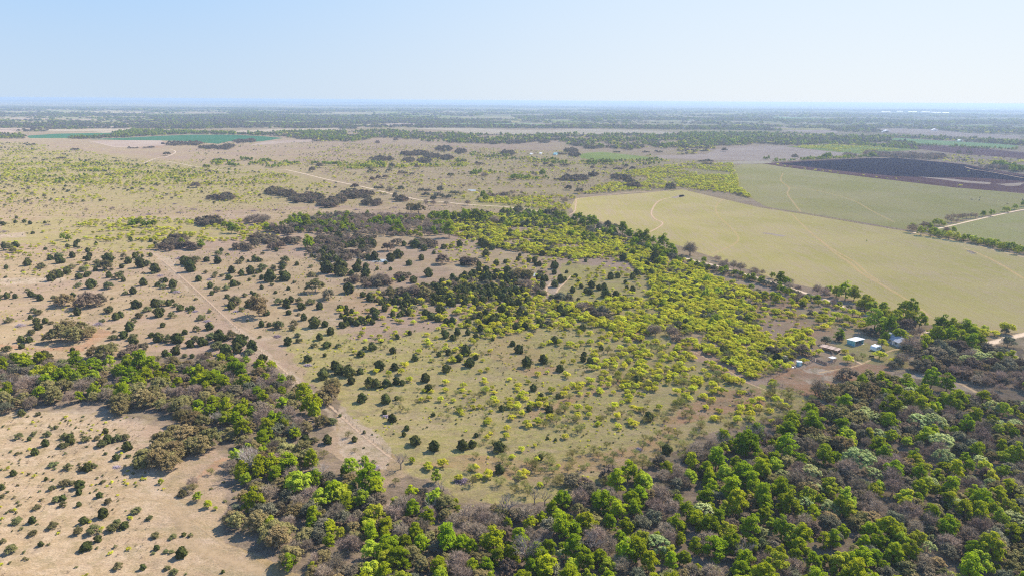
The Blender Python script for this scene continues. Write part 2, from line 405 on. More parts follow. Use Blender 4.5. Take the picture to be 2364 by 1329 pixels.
# tufts, dead stems and crumbs of dark scrub
col = n.mix(n.math('MULTIPLY', n.ramp(tuft, 0.54, 0.64), 0.42), col, (0.19, 0.155, 0.07))
col = n.mix(n.math('MULTIPLY', n.ramp(vf, 0.50, 0.62), 0.5), col, (0.21, 0.155, 0.10))
col = n.mix(n.math('MULTIPLY', n.ramp(vf, 0.46, 0.34), 0.4), col, (0.60, 0.46, 0.31))
# beyond 2.5 km the ground carries its scrub as mottling
geo = n.new('ShaderNodeNewGeometry'); ln = n.new('ShaderNodeVectorMath', operation='LENGTH'); n.link(geo.outputs['Position'], ln.inputs[0])
far = n.ramp(ln.outputs['Value'], 1800, 5200)
st = n.mapping(co, (0.7, 1.0, 1))
f1 = n.noise(st, 0.0011, 6, 0.68, 0.6); f2 = n.noise(st, 0.012, 5, 0.7)
wood = n.ramp(n.math('ADD', f1, n.math('MULTIPLY', n.math('SUBTRACT', f2, 0.5), 0.75)), 0.50, 0.60)
fcol = n.mix(n.ramp(n.noise(st, 0.0025, 3, 0.5), 0.35, 0.65), (0.27, 0.28, 0.11), (0.40, 0.32, 0.21))
fcol = n.mix(wood, fcol, (0.13, 0.14, 0.075))
col = n.mix(far, col, fcol)
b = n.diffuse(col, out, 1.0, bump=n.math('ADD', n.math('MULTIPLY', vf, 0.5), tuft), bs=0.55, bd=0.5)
gm.materials.append(m_ground)
ground = tag(link(bpy.data.objects.new('ground', gm)), kind='structure')

# ================================================================== FIELDS, ROADS
def sheet(name, tile, s, m, z, jit=1.0, label=None):
    p = ats(tp(tile, parse(s)))
    d = np.hypot(p[:, 0], p[:, 1]).min(); step = max(3.0, d * 0.006)
    q = []
    for a, b in zip(p, np.roll(p, -1, 0)):
        k = max(1, int(np.hypot(*(b - a)) / step)); q += [a + (b - a) * t / k for t in range(k)]
    q = np.array(q); w = jit * max(1.0, d / 500)
    q[:, 0] += (fbm(q[:, 0] / (9 * w), q[:, 1] / (9 * w), 21) - 0.5) * 5 * w; q[:, 1] += (fbm(q[:, 0] / (9 * w), q[:, 1] / (9 * w), 25) - 0.5) * 5 * w
    me = poly_mesh(name, [(x, y, z) for x, y in q], [tuple(range(len(q)))], [m])
    if me.polygons[0].normal.z < 0: me.flip_normals()
    return tag(link(bpy.data.objects.new(name, me)), label=label, kind='structure')

def field_mat(name, c0, c1, c2, rows=0, rot=0.0, dist=2.0, rowcol=None, patch=0.01, rowk=0.5, scale2=0.15):
    m, nt, out = mat(name); n = N(nt); co = n.coord('Object')
    a = n.noise(co, patch, 5, 0.6, 0.5); b_ = n.noise(co, scale2, 5, 0.65); f = n.noise(co, 1.3, 3, 0.7)
    col = n.mix(n.ramp(a, 0.36, 0.64), c0, c1); col = n.mix(n.math('MULTIPLY', n.ramp(b_, 0.48, 0.7), 0.6), col, c2)
    h = f
    if rows:
        rw = n.ramp(n.noise(n.mapping(co, (rows * 3.6, rows * 0.16, 1), (0, 0, rot)), 1.0, 3, 0.6, dist * 0.25), 0.42, 0.62)
        rw2 = n.ramp(n.noise(n.mapping(co, (rows * 1.1, rows * 0.07, 1), (0, 0, rot + 0.12)), 1.0, 4, 0.6, dist * 0.2), 0.40, 0.62)
        br = n.math('MULTIPLY', n.ramp(n.noise(co, 0.016, 4), 0.38, 0.60), n.ramp(n.noise(co, 0.25, 4, 0.7), 0.30, 0.60))
        col = n.mix(n.math('MULTIPLY', rw2, rowk * 0.35), col, rowcol)
        col = n.mix(n.math('MULTIPLY', n.math('MULTIPLY', rw, br), rowk), col, rowcol)
        h = n.math('ADD', f, n.math('MULTIPLY', rw, 0.6))
    col = n.mix(n.math('MULTIPLY', n.ramp(f, 0.5, 0.75), 0.3), col, tuple(k * 0.55 for k in c2))
    n.diffuse(col, out, 1.0, bump=h, bs=0.35, bd=0.35); return m
m_f1 = field_mat('green_stubble', (0.50, 0.42, 0.12), (0.58, 0.47, 0.165), (0.59, 0.45, 0.22), 0.10, R(32), 9, (0.60, 0.43, 0.29), 0.012, 0.7)
m_f2 = field_mat('grass_field', (0.37, 0.32, 0.11), (0.44, 0.36, 0.16), (0.42, 0.41, 0.08), 0.05, R(-50), 6, (0.34, 0.30, 0.19), 0.008, 0.3)
m_f3 = field_mat('right_field', (0.42, 0.39, 0.12), (0.47, 0.40, 0.16), (0.48, 0.39, 0.2), 0.08, R(30), 6, (0.36, 0.3, 0.19), 0.012, 0.4)
m_plow = field_mat('ploughed_soil', (0.016, 0.011, 0.030), (0.024, 0.016, 0.040), (0.036, 0.022, 0.040), 0.05, R(70), 4, (0.05, 0.03, 0.045), 0.006, 0.25)
m_redplow = field_mat('red_ploughed_soil', (0.12, 0.055, 0.062), (0.17, 0.085, 0.08), (0.09, 0.045, 0.06), 0.05, R(70), 4, (0.30, 0.2, 0.15), 0.01, 0.35)
m_pink = field_mat('dry_stubble', (0.40, 0.295, 0.225), (0.47, 0.365, 0.28), (0.37, 0.29, 0.21), 0.03, R(75), 3, (0.5, 0.4, 0.3), 0.01, 0.3)
m_strawf = field_mat('pale_straw_field', (0.44, 0.36, 0.24), (0.50, 0.41, 0.29), (0.38, 0.33, 0.2))
m_wheat = field_mat('young_wheat', (0.045, 0.15, 0.075), (0.055, 0.17, 0.085), (0.07, 0.18, 0.08))
m_ggreen = field_mat('green_hay_field', (0.22, 0.33, 0.12), (0.25, 0.36, 0.14), (0.28, 0.36, 0.15))
m_yg = field_mat('weedy_green_field', (0.22, 0.28, 0.06), (0.30, 0.33, 0.09), (0.16, 0.2, 0.06), scale2=0.05)
m_bare = field_mat('bare_earth_patch', (0.44, 0.32, 0.22), (0.54, 0.42, 0.30), (0.48, 0.36, 0.26), scale2=0.3)
m_pond = plain('pond_water', (0.30, 0.33, 0.34), 0.15, var=.1, scale=.2)

SH = [
 ('green_field', 0, '1328,458 1400,452 1470,447 1540,441 1575,438 1600,443 1680,462 1760,480 1860,495 1960,512 2085,533 2190,552 2364,592 2560,636 2760,690 2760,860 2364,768 2300,765 2170,752 2130,748 2040,715 1900,670 1800,648 1700,612 1600,578 1500,545 1400,515 1325,492 1318,478', m_f1, 0.02),
 ('grass_field', 0, '1690,388 1712,379 1774,379 1900,397 2100,420 2364,448 2760,490 2760,520 2364,482 2250,502 2150,522 2088,530 1960,508 1860,492 1770,478 1740,462 1705,432 1700,405', m_f2, 0.02),
 ('right_field', 0, '2150,528 2250,505 2364,487 2760,470 2760,640 2364,580 2280,560 2200,542', m_f3, 0.02),
 ('ploughed_field', 3, '580,525 830,508 1290,488 1500,487 1960,530 2140,565 2363,600 3300,690 3300,860 2363,727 1900,690 1500,643 1100,596 700,545', m_redplow, 0.03),
 ('dark_ploughed_field', 3, '700,528 850,512 1290,490 1500,489 1960,533 2100,570 2300,605 3300,700 3300,730 2363,645 2100,625 1900,618 1800,622 1500,612 1250,590 1000,562 800,538', m_plow, 0.06),
 ('far_ploughed_field', 3, '1340,392 1420,386 1560,388 2050,420 2363,450 3000,500 3000,560 2363,492 1900,458 1680,430 1500,408', m_redplow, 0.03),
 ('hay_field', 3, '1430,372 1480,350 1900,375 2200,392 2330,405 2250,425 2050,410 1750,397 1500,380', m_ggreen, 0.05),
 ('stubble_field', 3, '270,430 400,408 560,403 740,410 1000,440 1130,450 1250,460 1100,470 950,480 850,498 780,505 500,508 300,500 120,498 0,492 -150,495 -150,470 0,468 200,460', m_pink, 0.03),
 ('stubble_strip', 3, '400,512 650,506 640,522 480,528 250,525 250,515', m_strawf, 0.05),
 ('weedy_field', 3, '745,410 1000,398 1300,405 1560,420 1650,432 1400,445 1240,460 1120,450', m_yg, 0.03),
 ('wheat_field', 1, '180,336 400,322 760,317 772,345 600,352 460,352 200,352', m_wheat, 0.05),
 ('wheat_field', 1, '600,360 900,348 1100,337 1300,329 1600,330 1800,340 1930,352 1800,372 1700,380 1560,374 1490,392 1300,374 1100,368 850,366', m_wheat, 0.05),
 ('dry_field', 1, '620,372 900,366 1100,368 1130,390 1150,400 900,415 770,412', m_pink, 0.03),
 ('dry_field', 1, '1700,400 1800,378 2000,365 2150,362 2160,375 1950,385 1780,398', m_pink, 0.03),
 ('straw_field', 1, '560,294 680,288 900,288 1050,296 1150,305 1000,318 860,302 700,318', m_strawf, 0.05),
 ('straw_field', 1, '1540,320 1640,300 1900,290 2250,285 2363,292 2363,300 2000,305 1850,320 1650,322', m_strawf, 0.05),
 ('straw_field', 2, '500,286 700,282 950,285 1200,298 1500,296 1700,290 2000,296 2200,305 2310,318 2200,328 1700,326 1400,330 1150,330 900,318 800,300 600,292', m_strawf, 0.05),
 ('grass_field', 2, '1640,465 1700,452 1800,446 1900,456 2180,488 2100,502 1900,498 1750,502 1660,490', m_yg, 0.03),
 ('far_field', 3, '550,285 700,278 900,290 1100,305 1080,322 850,312 650,296', m_pink, 0.06),
 ('far_field', 3, '1320,290 1500,286 1700,292 2000,320 2340,335 2340,358 2100,350 1950,342 1700,330 1450,315', m_pink, 0.06),
 ('far_hay_field', 3, '620,212 700,208 900,214 1130,222 1000,228 750,226', m_ggreen, 0.1),
 ('far_field', 1, '0,298 80,295 140,305 60,318 0,318', m_pink, 0.05),
 ('far_field', 2, '300,256 450,250 550,255 500,266 380,266', m_pink, 0.1),
 ('far_field', 2, '1250,265 1380,262 1460,270 1350,276', m_pink, 0.1),
 ('far_field', 2, '1420,234 1560,232 1620,242 1500,248', m_yg, 0.1),
 ('far_field', 1, '60,220 400,218 560,224 300,230 100,228', m_pink, 0.1),
]
_rf = random.Random(31)
for k in range(34):
    cx, cy = _rf.uniform(-150, 2500), _rf.choice([_rf.uniform(249, 262), _rf.uniform(262, 302)]); w_ = _rf.uniform(50, 230); h_ = _rf.uniform(.8, 1.6) + (cy - 245) * .045; sk = _rf.uniform(-.5, .5) * w_ * .5
    SH.append(('far_field', 0, '%.1f,%.1f %.1f,%.1f %.1f,%.1f %.1f,%.1f' % (cx - w_ / 2 + sk, cy - h_ * .4, cx + w_ / 2 + sk, cy - h_ * .6 + .006 * w_, cx + w_ / 2 - sk, cy + h_ * .5 + .006 * w_, cx - w_ / 2 - sk, cy + h_ * .5), _rf.choice([m_pink, m_strawf, m_yg, m_ggreen, m_f2]), 0.12 + k * .02))
for nm, t, s, m, z in SH:
    sheet(nm, t, s, m, z, 0.5)

def soft_mat(name, c0, c1, edge=0.55, most=1.0):
    """worn earth whose rim breaks up into the grass beside it (v = 0..1 across the strip)"""
    m, nt, out = mat(name); n = N(nt); co = n.coord('Object')
    f = n.noise(co, 0.8, 5, 0.65); col = n.mix(n.ramp(f, 0.35, 0.65), c0, c1)
    d = n.new('ShaderNodeBsdfDiffuse'); n.link(col, d.inputs[0])
    t = n.new('ShaderNodeBsdfTransparent'); mx = n.new('ShaderNodeMixShader')
    v = n.attr('side'); k = n.math('ADD', v, n.math('MULTIPLY', n.math('SUBTRACT', n.noise(co, 0.5, 5, 0.7), 0.5), 1.0))
    n.link(n.math('MULTIPLY', n.ramp(k, edge - 0.25, edge + 0.25), most), mx.inputs[0]); n.link(t.outputs[0], mx.inputs[1]); n.link(d.outputs[0], mx.inputs[2])
    n.link(mx.outputs[0], out.inputs[0]); return m
m_road = soft_mat('caliche_gravel', (0.46, 0.37, 0.27), (0.56, 0.46, 0.36), 0.4, 0.9)
m_track = soft_mat('worn_track', (0.40, 0.295, 0.20), (0.47, 0.36, 0.26), 0.70, 0.85)
m_faint = soft_mat('faint_track', (0.41, 0.305, 0.185), (0.46, 0.35, 0.225), 0.80, 0.62)
m_wash = soft_mat('field_wash', (0.44, 0.33, 0.19), (0.50, 0.38, 0.225), 0.74, 0.32)
ROADS = []
def strip(name, tile, s, width, m, z):
    p = ats(tp(tile, parse(s))); step = max(2.0, np.hypot(*p[0]) * 0.006); q = smooth_line(p, step)
    ROADS.append((q[::3], width / 2 + 1.0))
    d = np.gradient(q, axis=0); d /= np.hypot(d[:, 0], d[:, 1])[:, None] + 1e-9; nrm = np.stack([-d[:, 1], d[:, 0]], 1)
    wv = width * (0.85 + 0.3 * fbm(q[:, 0] / 8, q[:, 1] / 8, 4))
    k = 5; V = []; val = []
    for t in np.linspace(-0.5, 0.5, k):
        V.append(np.column_stack([q + nrm * (wv * t)[:, None], np.full(len(q), z)])); val += [1 - abs(t) * 2] * len(q)
    V = np.vstack(V); L = len(q)
    F = [(c * L + i, (c) * L + i + 1, (c + 1) * L + i + 1, (c + 1) * L + i) for c in range(k - 1) for i in range(L - 1)]
    me = poly_mesh(name, V, F, [m]); a = me.attributes.new('side', 'FLOAT', 'POINT'); a.data.foreach_set('value', np.array(val, np.float32))
    if me.polygons[0].normal.z < 0: me.flip_normals()
    return tag(link(bpy.data.objects.new(name, me)), kind='structure')
strip('gravel_road', 0, '660,392 700,401 740,411 780,420 840,432 900,447 940,456 980,463 1030,467 1060,471 1120,475 1180,479 1250,490 1320,508 1390,530 1440,547 1500,567 1570,592 1600,601 1660,615 1750,642 1830,667 1900,690 1960,712 2020,735 2080,752 2130,765', 5.2, m_road, 0.10)
strip('gravel_road', 0, '380,372 420,379 455,386 500,392 560,396 620,394 660,392', 4.2, m_road, 0.11)
strip('gravel_road', 0, '330,378 360,366 385,362 405,352 395,346 370,345', 4.5, m_road, 0.12)
strip('gravel_road', 1, '620,374 680,388 740,402 800,412 880,418', 5, m_road, 0.12)
strip('gravel_road', 0, '2460,752 2364,772 2330,780 2295,790 2280,797 2300,812 2340,824 2400,845 2500,870', 7.0, m_road, 0.10)
strip('gravel_road', 0, '2130,765 2170,768 2210,775 2250,785 2290,793', 7, m_road, 0.07)
strip('lane', 0, '2100,540 2150,531 2200,520 2260,506 2310,495 2364,484 2460,470', 4.5, m_road, 0.10)
strip('dirt_track', 0, '2130,765 2128,775 2115,786 2100,800 2060,808 2030,820 2000,835 1970,846 1930,853 1890,860', 4.5, m_faint, 0.05)
strip('dirt_track', 0, '1990,840 1960,826 1935,813 1915,805', 4, m_track, 0.06)
strip('dirt_track', 0, '1780,905 1720,880 1690,860 1660,845 1620,820 1592,808', 4, m_faint, 0.05)
strip('dirt_track', 0, '0,548 25,541 60,535 130,526', 5, m_track, 0.05)
strip('dirt_track', 0, '130,526 220,508 300,503 440,500 560,500 660,495 740,488 860,482 940,478 1040,472', 5, m_track, 0.05)
strip('dirt_track', 0, '1070,470 1130,445 1200,438 1300,432', 3.5, m_faint, 0.06)
strip('fence_strip', 0, '352,585 380,605 420,640 470,685 520,732 570,778 615,820 650,850 690,884 720,905 760,935 800,972 850,1015 905,1058', 3.0, m_track, 0.05)
strip('dirt_track', 0, '535,742 600,775 650,777 700,770', 4, m_faint, 0.06)
strip('dirt_track', 7, '850,740 950,790 1130,830 1230,930 1320,970 1440,1050 1560,1140', 3, m_faint, 0.05)
strip('dirt_track', 7, '1130,830 1240,930 1310,1100 1500,1200 1800,1300', 14, m_faint, 0.04)
strip('creek_bed', 5, '1470,290 1440,320 1420,360 1450,400 1400,410 1330,405', 5, m_track, 0.05)
strip('creek_bed', 5, '1590,255 1540,310 1500,350 1490,385 1500,410', 4, m_track, 0.06)
strip('creek_bed', 6, '1700,930 1850,965 1950,1000 2040,1050', 7, m_faint, 0.05)
strip('field_wash', 3, '315,765 265,810 270,870 330,930 390,990 415,1040 380,1080 290,1120 200,1160', 6, m_wash, 0.06)
strip('field_wash', 3, '780,870 870,960 950,1030 1060,1110 1200,1190 1290,1270 1380,1329', 6, m_wash, 0.05)
strip('field_wash', 6, '960,0 1060,90 1180,170 1260,240 1400,320 1520,390 1640,470 1720,540', 9, m_wash, 0.06)
strip('field_wash', 3, '720,590 705,640 760,690 750,730 790,790 840,855', 8, m_wash, 0.05)
strip('field_wash', 3, '760,685 950,710 1180,770 1330,850 1480,925', 6, m_wash, 0.06)
strip('field_wash', 3, '1950,1100 2080,1150 2200,1210 2363,1310', 8, m_wash, 0.05)
strip('field_wash', 2, '2355,745 2200,775 2140,850 2160,900 2215,930 2170,970 2080,1010', 6, m_track, 0.05)
strip('field_edge', 0, '1585,440 1680,461 1760,479 1860,494 1960,511 2085,533', 3, m_wash, 0.08)
strip('field_edge', 2, '2250,712 2000,722 1800,745 1640,765 1625,790 1615,850 1580,875', 6, m_track, 0.07)
strip('field_edge', 0, '2364,594 2260,568 2180,550 2110,538', 4, m_track, 0.07)
strip('field_road', 3, '1960,548 2020,565 2150,585 2363,625', 8, m_track, 0.09)
strip('dirt_track', 2, '860,705 1000,690 1150,710 1400,700 1550,685', 5, m_faint, 0.06)
sheet('bare_patch', 3, '1640,615 1750,622 1900,630 2000,645 2140,655 2130,668 1950,655 1800,635', m_bare, 0.09)
sheet('bare_patch', 3, '2170,665 2300,660 2363,655 2363,672 2250,680', m_bare, 0.09)
sheet('bare_patch', 3, '1965,1115 2010,1122 2045,1140 2000,1142 1975,1132', m_bare, 0.05)
sheet('bare_patch', 3, '580,995 640,1000 730,1015 720,1025 640,1010 590,1003', m_bare, 0.05)
sheet('bare_patch', 2, '2270,755 2330,742 2363,738 2363,748 2300,762', m_bare, 0.09)
sheet('bare_patch', 3, '0,740 40,738 45,748 10,755', m_bare, 0.09)
sheet('pond', 2, '225,1185 260,1175 360,1180 380,1190 300,1198 235,1195', m_pond, 0.04, 0.3)
sheet('pond', 5, '1290,232 1345,236 1370,250 1330,262 1300,250', m_pond, 0.04, 0.3)
sheet('pond', 2, '880,700 940,705 940,712 900,712', m_pond, 0.04, 0.3)

# ================================================================== FAR RIDGES
m_ridge, nt, out = mat('wooded_ridge'); n = N(nt); co = n.coord('Object')
col = n.mix(n.ramp(n.noise(co, 0.004, 6, 0.7), 0.42, 0.58), (0.20, 0.20, 0.12), (0.06, 0.08, 0.05)); n.diffuse(col, out)
def ridge(px0, px1, dist, hgt, depth, seed):
    a0 = math.atan((px0 - PW / 2) / FL); a1 = math.atan((px1 - PW / 2) / FL); k = 120; V = []; rows = 9
    for r in range(rows):
        t = r / (rows - 1); prof = math.sin(math.pi * t) ** 1.5
        for i in range(k):
            s = i / (k - 1); a = a0 + (a1 - a0) * s
            dsc = dist / math.cos(a) + depth * (t - 0.5)
            h = hgt * prof * (min(1, 4 * s, 4 * (1 - s))) * (0.35 + 1.1 * float(fbm(np.array([s * 9.0 + seed]), np.array([t * 1.2]), seed, 5)[0]))
            V.append((dsc * math.sin(a), dsc * math.cos(a), h - 0.5))
    F = [(r * k + i, r * k + i + 1, (r + 1) * k + i + 1, (r + 1) * k + i) for r in range(rows - 1) for i in range(k - 1)]
    me = poly_mesh('ridge', V, F, [m_ridge]); me.polygons.foreach_set('use_smooth', [True] * len(F))
    tag(link(bpy.data.objects.new('ridge', me)), kind='structure')
for a in ((-300, 900, 9000, 16, 2500, 1), (700, 1500, 14000, 26, 4000, 2), (1350, 2600, 11000, 24, 2500, 3), (-400, 1200, 24000, 50, 6000, 4),
          (900, 2700, 30000, 62, 8000, 5), (-500, 2800, 45000, 85, 9000, 6), (1900, 2800, 7500, 12, 1800, 7)): ridge(*a)

# ================================================================== HAZE
hz = MB().box(-62000, -62000, -1.5, 62000, 62000, 122.0).build('haze', None)
m_haze = bpy.data.materials.new('haze'); m_haze.use_nodes = True; nt = m_haze.node_tree; nt.nodes.clear()
o_ = nt.nodes.new('ShaderNodeOutputMaterial'); pv = nt.nodes.new('ShaderNodeVolumePrincipled')
pv.inputs['Color'].default_value = HAZE_COLOR + (1,); pv.inputs['Density'].default_value = HAZE_DENSITY; pv.inputs['Anisotropy'].default_value = 0.2
nt.links.new(pv.outputs[0], o_.inputs['Volume']); hz.data.materials.clear(); hz.data.materials.append(m_haze)
tag(hz, kind='stuff'); hz['label'] = 'thin blue haze over the far plain'
# ================================================================== PLANT PROTOTYPES
prg = np.random.default_rng(77)
def rot_frames(nrm):
    n = nrm / (np.linalg.norm(nrm, axis=1, keepdims=True) + 1e-9)
    a = np.cross(n, prg.normal(size=n.shape)); a /= np.linalg.norm(a, axis=1, keepdims=True) + 1e-9
    return a, np.cross(n, a)
def leaves(P, Nn, size, aspect=1.0, tilt=0.7):
    """one small triangle per leaf spray"""
    nn = Nn + prg.normal(size=P.shape) * tilt
    a, b = rot_frames(nn); s = size * prg.uniform(0.6, 1.35, len(P))[:, None]
    V = np.stack([P + a * s * 0.75, P - a * s * 0.45 + b * s * 0.5 * aspect, P - a * s * 0.45 - b * s * 0.5 * aspect], 1).reshape(-1, 3)
    return V, np.arange(len(V)).reshape(-1, 3)
def clumps(n, w, h, z0, flat=0.0, shell=0.75, seed=None):
    """centres of foliage clumps filling a crown of width w between z0 and h"""
    d = prg.normal(size=(n, 3)); d /= np.linalg.norm(d, axis=1, keepdims=True)
    d[:, 2] = np.abs(d[:, 2]) * 1.15 - 0.30 + flat * 0
    r = prg.uniform(shell, 1.0, n)[:, None]
    c = d * r; rz = (h - z0)
    lob = 1 + 0.18 * np.sin(np.arctan2(d[:, 1], d[:, 0]) * prg.integers(2, 5) + prg.uniform(0, 6))
    return np.column_stack([c[:, 0] * w / 2 * lob, c[:, 1] * w / 2 * lob, z0 + rz * (0.32 + 0.68 * c[:, 2])])
def crown(nc, nl, w, h, z0, cr, ls, shell=0.6, tilt=0.45, aspect=1.0, up=1.0):
    cc = clumps(nc, w - cr, h - cr * 0.6, z0, shell=shell); idx = prg.integers(0, nc, nl)
    d = prg.normal(size=(nl, 3)); d /= np.linalg.norm(d, axis=1, keepdims=True); d[:, 2] = np.where(d[:, 2] < -0.3, -d[:, 2], d[:, 2])
    rs = cr * prg.uniform(0.55, 1.15, nc)[idx][:, None] * prg.uniform(0.55, 1.05, nl)[:, None]
    P = cc[idx] + d * rs * np.array([1, 1, 0.75]); P[:, 2] = np.maximum(P[:, 2], 0.08)
    return leaves(P, d + np.array([0, 0, up]), ls, aspect, tilt), cc
def branches(start, tips, r0, n=5, bend=0.25, thick=1.0):
    """limbs from the trunk top to clump centres, each of two bent pieces"""
    V = []; F = []
    def tube(p, q, a, b):
        d = q - p; L = np.linalg.norm(d) + 1e-9; d = d / L; x = np.cross(d, [0.3, 0.5, 0.8]); x /= np.linalg.norm(x) + 1e-9; y = np.cross(d, x); k = len(V)
        for c, r in ((p, a), (q, b)):
            for i in range(n):
                t = 6.2832 * i / n; V.append(c + (x * math.cos(t) + y * math.sin(t)) * r)
        for i in range(n):
            F.append((k + i, k + (i + 1) % n, k + n + (i + 1) % n)); F.append((k + i, k + n + (i + 1) % n, k + n + i))
    for t in tips:
        s = np.array(start, float); L = np.linalg.norm(t - s)
        m = s + (t - s) * 0.45 + prg.normal(size=3) * bend * L * 0.35; m[2] = max(m[2], s[2] * 0.8)
        tube(s, m, r0, r0 * 0.6); tube(m, t, r0 * 0.6, r0 * 0.22)
    return V, F, tube
def trunk_mesh(h, r, tips, m, multi=1, nm='trunk', limbr=0.45, bend=0.25):
    V, F, tube = branches((0, 0, h), tips, r * limbr, bend=bend)
    for k in range(multi):
        a = prg.uniform(0, 6.28); off = np.array([math.cos(a), math.sin(a), 0]) * (0 if multi == 1 else r * 1.2)
        lean = prg.normal(size=3) * 0.12 * h; lean[2] = 0
        tube(np.array([off[0], off[1], -0.15]), np.array([0, 0, h * 0.5]) + lean * 0.5, r * (1.25 if multi == 1 else 0.8), r * 0.8)
        tube(np.array([0, 0, h * 0.5]) + lean * 0.5, np.array([0, 0, h + 0.02]), r * 0.8, r * 0.6)
    return np.array(V), np.array(F)
def twigs(centers, per, length, wid, spread=1.0, up=0.3):
    """thin twigs fanning from limb ends"""
    n = len(centers) * per; c = np.repeat(centers, per, 0); d = prg.normal(size=(n, 3)) * spread; d[:, 2] = d[:, 2] * 0.7 + up
    out = c.copy(); out[:, 2] = 0; out /= np.linalg.norm(out, axis=1, keepdims=True) + 1e-6; d += out * 0.4
    d /= np.linalg.norm(d, axis=1, keepdims=True); L = length * prg.uniform(0.5, 1.2, n)[:, None]
    s = c + d * L * prg.uniform(-0.1, 0.4, (n, 1)); e = s + d * L
    w = np.cross(d, prg.normal(size=(n, 3))); w /= np.linalg.norm(w, axis=1, keepdims=True) + 1e-9
    s[:, 2] = np.maximum(s[:, 2], 0.05); e[:, 2] = np.maximum(e[:, 2], 0.05)
    V = np.stack([s + w * wid / 2, s - w * wid / 2, e], 1).reshape(-1, 3)
    return V, np.arange(len(V)).reshape(-1, 3)
def cat_(*parts):
    V = []; F = []; o = 0
    for v, f in parts: V.append(np.asarray(v)); F.append(np.asarray(f) + o); o += len(v)
    return np.vstack(V), np.vstack(F)

# kind -> (name, category, mean width m, nominal mesh width, builder)
def b_juniper(L):
    w = 4.0; h = prg.uniform(3.1, 4.0); n = int(2600 * L)
    t = prg.uniform(0, 6.283, n); u = prg.uniform(0, 1, n) ** 0.85
    prof = np.sin(np.clip(u * 0.80 + 0.20, 0, 1.0) * math.pi * 0.99) ** 0.62
    k1, k2, p1, p2 = prg.integers(3, 6), prg.integers(2, 5), prg.uniform(0, 6), prg.uniform(0, 6)
    lob = 1 + 0.16 * np.sin(t * k1 + p1 + u * 5) + 0.17 * np.sin(t * k2 + p2 - u * 7)
    # pointed sprays standing out of the surface
    ns = 46; ts = prg.uniform(0, 6.283, ns); us = prg.uniform(0, 1, ns); dist = ((np.angle(np.exp(1j * (t[:, None] - ts[None]))) / 0.30) ** 2 + ((u[:, None] - us[None]) / 0.10) ** 2)
    bump = np.exp(-dist).max(1)
    r = w / 2 * prof * lob * (0.66 + 0.34 * bump) * prg.uniform(0.82, 1.02, n)
    P = np.column_stack([r * np.cos(t), r * np.sin(t), 0.1 + u * h * (0.90 + 0.12 * bump)])
    Nn = np.column_stack([np.cos(t), np.sin(t), 0.35 + 1.3 * u ** 2])
    lv = leaves(P, Nn, 0.34 / math.sqrt(L) ** 0.9, 1.0, 0.5)
    return lv, trunk_mesh(0.9, 0.16, P[prg.integers(0, n, 5)] * 0.6, m_bark) if L > .5 else None, ML['juniper'], m_bark
def b_leafy(L, key, w, h, nc, nl, cr, z0, ls, tr=0.16, th=1.6, shell=0.55, multi=1, bark=None, tilt=0.45, extra=None, up=0.9, limbs=9):
    hh = h * prg.uniform(0.9, 1.1)
    lv, cc = crown(nc, int(nl * L), w, hh, z0, cr, ls / math.sqrt(L) ** 0.85, shell, tilt, 1.0, up)
    if extra is not None:
        tw = twigs(cc, max(2, int(extra[0] * L)), extra[1], extra[2] / math.sqrt(L)); lv = cat_(lv, tw)
    tk = trunk_mesh(th, tr, cc[prg.permutation(len(cc))[:limbs]], None, multi) if L > .5 else None
    return lv, tk, ML[key], bark or m_bark
def b_bare(L, key, w, h, nc, per, tl, tw, th, tr, bark, z0=1.2, limbs=14, shell=0.4):
    hh = h * prg.uniform(0.9, 1.1); cc = clumps(nc, w * 0.86, hh * 0.92, z0, shell=shell)
    lv = twigs(cc, max(3, int(per * L)), tl, tw / math.sqrt(L), 0.9, 0.45)
    tk = trunk_mesh(th, tr, cc[:limbs], None, 1, limbr=0.55) if L > .25 else None
    return lv, tk, ML[key], bark
